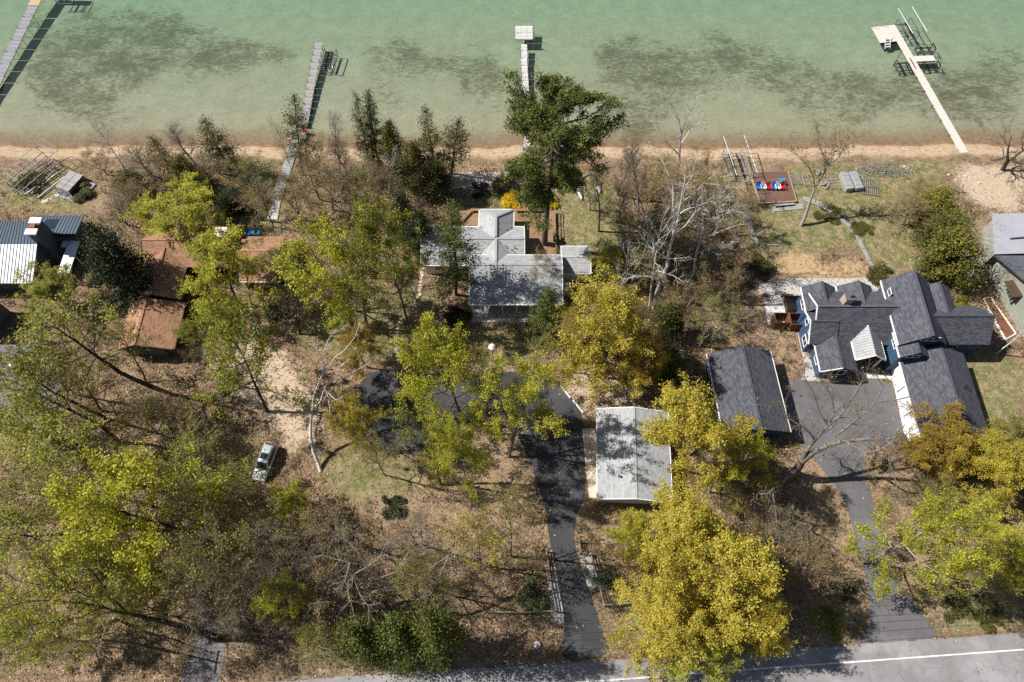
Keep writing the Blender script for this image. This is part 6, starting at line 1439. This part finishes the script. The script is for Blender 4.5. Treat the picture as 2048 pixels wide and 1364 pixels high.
 ("maple_tree","gold_b",(1480,1285),(1530,1220),80,"gold maple right in the roadside group","dark","gold"),
 ("maple_tree","maple_a",(1375,1335),(1400,1300),82,"yellow-green tree overhanging the road","grey","green"),
 ("maple_tree","maple_b",(1262,1100),(1272,1060),50,"pale lime tree left of the gold maple by the garage","grey","lime"),
 ("maple_tree","gold_b",(1362,942),(1400,800),104,"gold-green maple between the two garages","dark","gold"),
 ("maple_tree","maple_d",(1475,975),(1505,895),62,"lime-green tree in front of the dark-roofed garage","grey","lime"),
 ("maple_tree","haze_b",(1420,985),(1440,930),60,"thin olive tree behind the grey-roofed garage","grey","olive"),
 ("oak_tree","oak",(1575,1050),(1600,1000),80,"lower bare oak left of the right-hand drive","grey","bud"),
 ("haze_tree","haze_a",(1600,1160),(1625,1095),84,"reddish-brown budding tree right of the gold maples","brown","bud"),
 ("bare_tree","bare_b",(1560,1110),(1580,1050),70,"grey bare tree behind the biggest gold maple","grey","bud"),
 ("maple_tree","maple_d",(1722,1126),(1960,1040),96,"lime tree with thick pale trunk leaning across the drive","pale","lime"),
 ("oak_tree","gold_b",(1850,935),(1898,860),82,"orange-brown oak over the end of the dark-roofed wing","dark","orange"),
 ("maple_tree","gold_a",(1930,965),(1990,900),80,"golden-green tree at the right edge below the orange oak","dark","gold"),
 ("maple_tree","maple_c",(2000,940),(2060,870),70,"yellow-olive tree cut off by the right edge","dark","olive"),
 ("maple_tree","maple_a",(1965,1120),(2040,1080),70,"lime tree at the right edge beside the leaning one","grey","lime"),
 ("maple_tree","haze_a",(1850,1195),(1885,1150),44,"thin yellow-green sapling right of the drive mouth","brown","lime"),
 ("haze_tree","haze_b",(1860,1010),(1890,960),60,"olive thin tree between the orange oak and the leaning one","brown","olive"),
]
print('trees', len(T), 'labels', len({t[5] for t in T}))
for row in T:
    nm, kd, b_, t_, rp, lab, bk, lf = row[:8]
    put_tree(nm, kd, b_, t_, rp, lab, bk, lf, row[8] if len(row) > 8 else None)
BS = [("juniper_shrub","a",(1062,1188),36,2.6,"blue-green juniper left of the drive, between its fence and the hedge","blue"),
 ("juniper_shrub","b",(1215,1168),30,2.4,"blue-green juniper right of the drive behind its fence","blue"),
 ("green_shrub","c",(785,1012),27,1.6,"small round green shrub alone on the leafy bank","dark"),
 ("green_shrub","a",(915,634),26,2.2,"dark green shrub at the front corner of the left deck","dark"),
 ("forsythia_shrub","yellow",(1024,404),25,1.7,"bright yellow forsythia at the far edge of the deck","yellow"),
 ("forsythia_shrub","yellow",(1100,408),17,1.2,"small yellow forsythia beside the pine trunk","yellow"),
 ("green_shrub","b",(1651,1246),30,1.1,"low green shrub by the road between the gold maples and the drive","green"),
 ("green_shrub","a",(1905,1222),26,0.9,"low green shrub right of the right-hand drive mouth","cedar"),
 ("green_shrub","c",(2015,1140),22,1.6,"round dark green shrub at the right edge","dark"),
 ("green_shrub","b",(1768,930),13,1.1,"small dark round shrub in the planted island by the forecourt","dark"),
 ("green_shrub","a",(1655,432),27,0.6,"low green spreading shrub beside the lone pale lawn tree","cedar"),
 ("green_shrub","b",(1722,462),22,0.5,"low green shrub over the timber path's bend","cedar"),
 ("green_shrub","c",(1515,535),32,1.2,"dark low shrub on the straw by the terrace","cedar"),
 ("green_shrub","a",(1925,605),18,1.2,"bright green shrub between the dark house and its neighbour","green"),
 ("green_shrub","b",(1760,555),26,1.6,"green shrub at the dark house's far right corner","cedar"),
 ("green_shrub","c",(1695,1190),18,1.2,"small dark shrub left of the right-hand drive","dark"),
 ("green_shrub","a",(1960,1225),40,0.9,"wide low green shrub on the right roadside bank","cedar"),
 ("green_shrub","b",(60,370),30,1.4,"green shrub under the arched boat canopy frame","cedar"),
 ("green_shrub","c",(165,385),26,1.2,"green shrub behind the stacked dock sections","cedar"),
 ("green_shrub","a",(455,555),26,1.6,"dark shrub between the two brown roofs","dark"),
 ("green_shrub","b",(520,400),34,1.5,"olive shrub left of the old boardwalk","cedarb"),
 ("green_shrub","c",(960,380),22,0.9,"low dark shrub along the near edge of the pale slab","dark"),
 ("green_shrub","b",(1010,376),26,0.9,"low olive shrub at the right end of the pale slab","cedar"),
 ("green_shrub","c",(560,620),30,1.6,"dark shrub by the small brown roof's stone path","dark"),
 ("green_shrub","a",(1480,575),26,1.0,"low grey-green shrub at the terrace's far left corner","cedar"),
]
for nm, kd, at, rp, hm, lab, lf in BS: put_bush(nm, kd, at, rp, hm, lab, lf)

hero_tree("birch_tree", [[(641,943,0),(627,905,1.6),(621,875,3),(621,851,4.4),(624,825,6),(627,792,8),(637,767,9.6),(644,750,10.8),(649,729,12),(648,703,13.5),(653,687,14.5),(663,668,15.5)],
  [(644,750,10.8),(657,729,12),(671,713,13),(690,699,13.8),(709,675,15),(719,647,16)],
  [(627,818,6.3),(641,802,7.4),(648,778,8.8),(657,764,9.6),(685,755,10.2),(704,745,10.8),(737,727,11.6)],
  [(648,778,8.8),(649,781,8.8),(656,792,8.6),(660,823,7.6),(657,844,6.8)],
  [(657,764,9.6),(671,743,11),(690,724,12),(694,712,12.6)],[(649,729,12),(638,705,13),(634,690,13.6)],
  [(648,778,8.8),(672,800,8.6),(690,790,9),(704,783,9.2),(716,788,9)]], 0.24, "tall white birch with bare crooked limbs beside the sandy drive", "white", side=0.6, nsub=1, seed=81)
hero_tree("birch_tree", [[(1306,616,0),(1323,560,5),(1336,518,9),(1346,472,13),(1357,437,16),(1362,405,18.5),(1366,377,20.5),(1371,335,23)],
  [(1362,405,18.5),(1392,384,19.5),(1424,352,21)],[(1357,430,16.5),(1371,419,17),(1413,405,17.5),(1452,395,18)],[(1346,472,13),(1346,420,16.5),(1346,370,19.5),(1329,328,22),(1311,303,23)],
  [(1325,560,5),(1297,553,6.4),(1270,552,7),(1248,558,7)],[(1336,518,9),(1310,500,11),(1300,470,13)],[(1346,472,13),(1372,450,14.5),(1390,425,16),(1396,400,17.5)],[(1362,405,18.5),(1385,350,21.5),(1392,320,23)]],
  0.26, "tallest white birch in the wood, forked limbs fanning toward the platform", "white", side=0.9, nsub=3, seed=82, twr=1.25)
hero_tree("birch_tree", [[(1345,415,0),(1354,360,5),(1359,310,9.5),(1362,270,13),(1358,240,15.2),(1350,213,17)],[(1362,270,13),(1372,240,15),(1389,201,17.8)],[(1359,310,9.5),(1335,285,11.5),(1318,262,13),(1310,240,14.5)],[(1360,290,11),(1380,262,13),(1398,245,14)]],
  0.20, "white birch standing farthest out, its top over the water", "white", side=0.9, nsub=3, seed=83, twr=1.25, leafn=2)
hero_tree("birch_tree", [[(1374,572,0),(1385,549,2.4),(1392,507,6),(1399,479,8.5),(1406,454,10.5),(1405,426,12.8)],[(1399,479,8.5),(1427,468,9.5),(1445,440,11.5),(1459,415,13)],[(1392,507,6),(1420,496,7),(1440,490,7.6),(1460,484,8)],[(1399,479,8.5),(1412,492,8),(1431,507,7)],[(1406,454,10.5),(1425,435,12),(1440,412,13.6)],[(1427,468,9.5),(1460,455,10.5),(1480,448,11)]],
  0.19, "spreading white birch with bare limbs, right in the wood", "white", side=0.8, nsub=3, seed=84, twr=1.25)
hero_tree("birch_tree", [[(1602,451,0),(1610,435,1.4),(1616,415,3),(1622,396,4.4),(1629,378,5.8),(1640,359,7.2),(1657,333,9),(1677,315,10.6),(1686,299,11.8),(1692,280,13),(1698,255,14.6)],
  [(1629,378,5.8),(1628,357,7.4),(1622,340,8.6),(1610,324,9.8),(1596,310,10.6),(1578,299,11)],[(1640,359,7.2),(1649,340,8.6),(1649,320,10),(1643,301,11.2),(1638,285,12.4),(1635,262,14)],[(1649,340,8.6),(1662,310,10.6),(1665,290,12)],[(1657,333,9),(1668,305,11),(1672,280,12.6)]],
  0.24, "lone pale tree on the lawn beside the brown platform", "pale", side=1.1, nsub=3, leafn=6, seed=85, twr=1.15)
hero_tree("oak_tree", [[(1590,946,0),(1594,938,2.5),(1604,922,5),(1628,903,7),(1656,890,8.4),(1690,881,9.4),(1740,877,10.4),(1772,878,11),(1815,868,12)],
  [(1604,922,5),(1612,902,7),(1630,880,8.5),(1656,851,10.5),(1689,821,12),(1712,785,14),(1723,765,15)],[(1656,851,10.5),(1640,825,12),(1634,807,13),(1622,776,14.5),(1609,754,15.5)],
  [(1676,868,9.6),(1700,850,10.8),(1717,835,12),(1751,804,13.6),(1767,771,15.4)],[(1740,877,10.4),(1760,890,10.2),(1775,910,9.6),(1782,932,9),(1797,990,7)],[(1751,804,13.6),(1790,800,14.2),(1830,790,14.8),(1850,775,15.4)],
  [(1594,938,2.5),(1580,952,4),(1562,968,5.4),(1535,988,6.6),(1515,988,7.2)],[(1545,980,6.2),(1550,1010,6),(1553,1040,5.4),(1556,1060,5)],[(1690,881,9.4),(1730,905,10),(1760,900,11),(1790,880,12)],[(1656,851,10.5),(1668,825,12),(1665,800,13.4),(1655,780,14.4)],[(1630,880,8.5),(1600,850,10.5),(1575,835,11.5),(1560,810,12.5)]],
  0.46, "huge bare oak with dark spreading limbs over the forecourt", "grey", side=1.6, nsub=3, seed=86, r1=0.05, twr=1.3)

hero_tree("maple_tree", [[(438,1278,0),(395,1262,3),(350,1249,6),(300,1237,9),(255,1227,11.5),(205,1214,14),(160,1205,16)],[(205,1214,14),(150,1180,16),(110,1150,17.5),(90,1120,18.5)],[(160,1205,16),(100,1200,17.5),(45,1205,18.5),(10,1215,19)],[(205,1214,14),(160,1235,15),(100,1245,16),(50,1250,16.5)],[(150,1180,16),(80,1170,18),(30,1160,19)],[(255,1227,11.5),(220,1190,14),(190,1150,16.5),(170,1130,17.5)]],
  0.46, "yellow-green tree with huge leaning black trunk at the lower left", "dark", "lime", side=2.1, nsub=4, leafn=7, seed=87, r1=0.05)
hero_tree("bare_tree", [[(868,1222,0),(830,1204,4),(793,1185,8),(760,1155,11),(736,1132,13)],[(736,1132,13),(759,1114,14),(775,1080,15.5)],[(736,1132,13),(700,1125,14),(680,1121,14.5),(645,1110,15)],[(736,1132,13),(715,1100,14.5),(710,1072,16)],[(736,1132,13),(705,1150,13.5),(720,1190,13),(736,1212,12.5)],[(715,1100,14.5),(690,1080,15.2),(660,1060,16)],[(793,1185,8),(800,1140,11),(820,1100,13),(835,1080,14)],[(760,1155,11),(790,1145,12.5),(825,1150,13)],[(700,1125,14),(690,1160,13.4),(700,1200,12)]],
  0.30, "wide grey bare tree behind the dark evergreen hedge", "pale", side=1.3, nsub=3, seed=88)
hero_tree("bare_tree", [[(1000,1200,0),(970,1170,4),(935,1138,8),(915,1118,10.5),(898,1110,12)],[(898,1110,12),(880,1150,11.4),(860,1190,10.4)],[(898,1110,12),(925,1095,13),(935,1055,14.4)],[(898,1110,12),(870,1100,13),(842,1110,13.4)],[(898,1110,12),(885,1080,13.5),(880,1045,14.5)],[(898,1110,12),(905,1160,10.8),(900,1195,9.6)],[(915,1118,10.5),(940,1110,11.6),(965,1115,12)],[(898,1110,12),(862,1135,12),(850,1160,11.4)]],
  0.22, "grey bare tree with radiating limbs above the dark hedge", "pale", side=1.0, nsub=3, seed=89)
hero_tree("bare_tree", [[(745,1228,0),(720,1186,4),(685,1149,8),(645,1125,11),(603,1074,14),(579,1048,16)],[(645,1125,11),(600,1140,12),(560,1145,12.6),(505,1148,13)],[(645,1125,11),(640,1160,10.6),(628,1205,9.6)],[(645,1125,11),(660,1090,13),(670,1055,15)],[(603,1074,14),(560,1078,15),(530,1070,15.6)],[(685,1149,8),(700,1110,10.5),(705,1085,12)],[(645,1125,11),(615,1110,12.5),(580,1108,13.4)]],
  0.28, "long-limbed grey bare tree between the lime sapling and the hedge", "grey", side=1.3, nsub=3, seed=90)
# ------------------------------------------------------------------ ground cover nobody could count
rs = np.random.default_rng(77)
def scatter(n, x0, x1, y0, y1, keepf):
    X = rs.uniform(x0, x1, n); Y = rs.uniform(y0, y1, n); k = keepf(X, Y, rs.uniform(0, 1, n)); return X[k], Y[k]
def not_paved(X, Y):
    ok = np.ones(X.shape, bool)
    for o in PAVED: ok &= ~in_poly(X, Y, o)
    return ok
def not_house(X, Y):
    ok = np.ones(X.shape, bool)
    for o in HOUSE_RECTS: ok &= ~in_poly(X, Y, o)
    return ok
PAVED = [[(v.co.x, v.co.y) for v in list(o.data.vertices)[:len(o.data.vertices) // 2]] for o in (road, d1, d2, d3, d4, ap, wk, pt)]
PAVED += HOUSE_RECTS
wild = lambda X, Y: np.clip(1 - mask_at('grass', X, Y) - mask_at('sand', X, Y) - mask_at('straw', X, Y) - 0.6 * mask_at('dry', X, Y), 0, 1)
# fallen leaves
X, Y = scatter(150000, -80, 80, 0, 72, lambda X, Y, u: (u < 0.12 + 0.88 * wild(X, Y)) & (not_paved(X, Y) | ((u < 0.05) & not_house(X, Y))))
C = np.stack([X, Y, terrain(X, Y) + rs.uniform(0.02, 0.08, len(X))], 1)
fm = np_mesh("fallen_leaves", *leaves(C, 0.17, rs, 0.8, 1.2))
mm = NT("fallen_leaf_litter"); r_ = mm.n("NewGeometry").outputs["Random Per Island"]
mm.col(mm.ramp(r_, [(0.0, (0.12, 0.075, 0.045)), (0.35, (0.27, 0.165, 0.10)), (0.7, (0.42, 0.27, 0.165)), (1.0, (0.56, 0.42, 0.29))])).rough(0.8)
tag(link("fallen_leaves", fm, None, mm.m), "russet and tan fallen leaves covering the wood floor", "leaves", kind="stuff")
# grass tufts
X, Y = scatter(60000, -85, 90, 0, 73, lambda X, Y, u: (u < 0.06 + 0.94 * mask_at('grass', X, Y)) & not_paved(X, Y))
C = np.stack([X, Y, terrain(X, Y) + 0.05], 1)
gm = np_mesh("grass_tufts", *leaves(C, 0.20, rs, 0.45, 0.1))
mm = NT("grass_blades"); r_ = mm.n("NewGeometry").outputs["Random Per Island"]
fz = mm.math('ADD', mm.math('MULTIPLY', r_, 0.5), mm.math('MULTIPLY', mm.noise(mm.pos(), 0.5, 4), 0.6))
mm.col(mm.ramp(fz, [(0.25, (0.085, 0.12, 0.03)), (0.45, (0.16, 0.175, 0.055)), (0.6, (0.30, 0.25, 0.13)), (0.85, (0.43, 0.34, 0.21))])).rough(0.8)
tag(link("grass_tufts", gm, None, mm.m), "tufts of fresh and dry grass on the lawns", "grass", kind="stuff")
# bare undergrowth: bundles of twigs, some with small leaves
X, Y = scatter(5200, -78, 78, 2, 71, lambda X, Y, u: (u < wild(X, Y) ** 1.5) & not_paved(X, Y))
S0, S1, R0, R1, LC = [], [], [], [], []
for x, y in zip(X, Y):
    z = float(terrain(x, y)); hh = rs.uniform(0.5, 1.6); nst = rs.integers(6, 11)
    for k in range(nst):
        a = rs.uniform(0, 6.28); sp = rs.uniform(0.15, 0.75); p0 = np.array([x, y, z - 0.05]); p1 = p0 + np.array([math.cos(a) * sp * hh, math.sin(a) * sp * hh, hh * rs.uniform(0.6, 1)])
        S0.append(p0); S1.append(p1); R0.append(0.020); R1.append(0.006)
        for q in range(3):
            t_ = rs.uniform(0.35, 1); b0 = p0 + (p1 - p0) * t_; b1 = b0 + rs.normal(0, 0.28, 3) * hh + np.array([0, 0, 0.2 * hh])
            S0.append(b0); S1.append(b1); R0.append(0.012); R1.append(0.004); LC.append(b1)
um = np_mesh("undergrowth", *tubes(S0, S1, R0, R1, 3))
tag(link("undergrowth", um, None, BK["brown"]), "bare brown undergrowth through the woods", "undergrowth", kind="stuff")
LC = np.array(LC); LC = LC[rs.uniform(0, 1, len(LC)) < 0.42]
ul = np_mesh("undergrowth_leaves", *leaves(np.repeat(LC, 2, 0) + rs.normal(0, 0.15, (2 * len(LC), 3)), 0.16, rs, 0.8, 0.5))
tag(link("undergrowth_leaves", ul, None, LF["olive"]), "small olive leaves opening on the undergrowth", "undergrowth", kind="stuff")
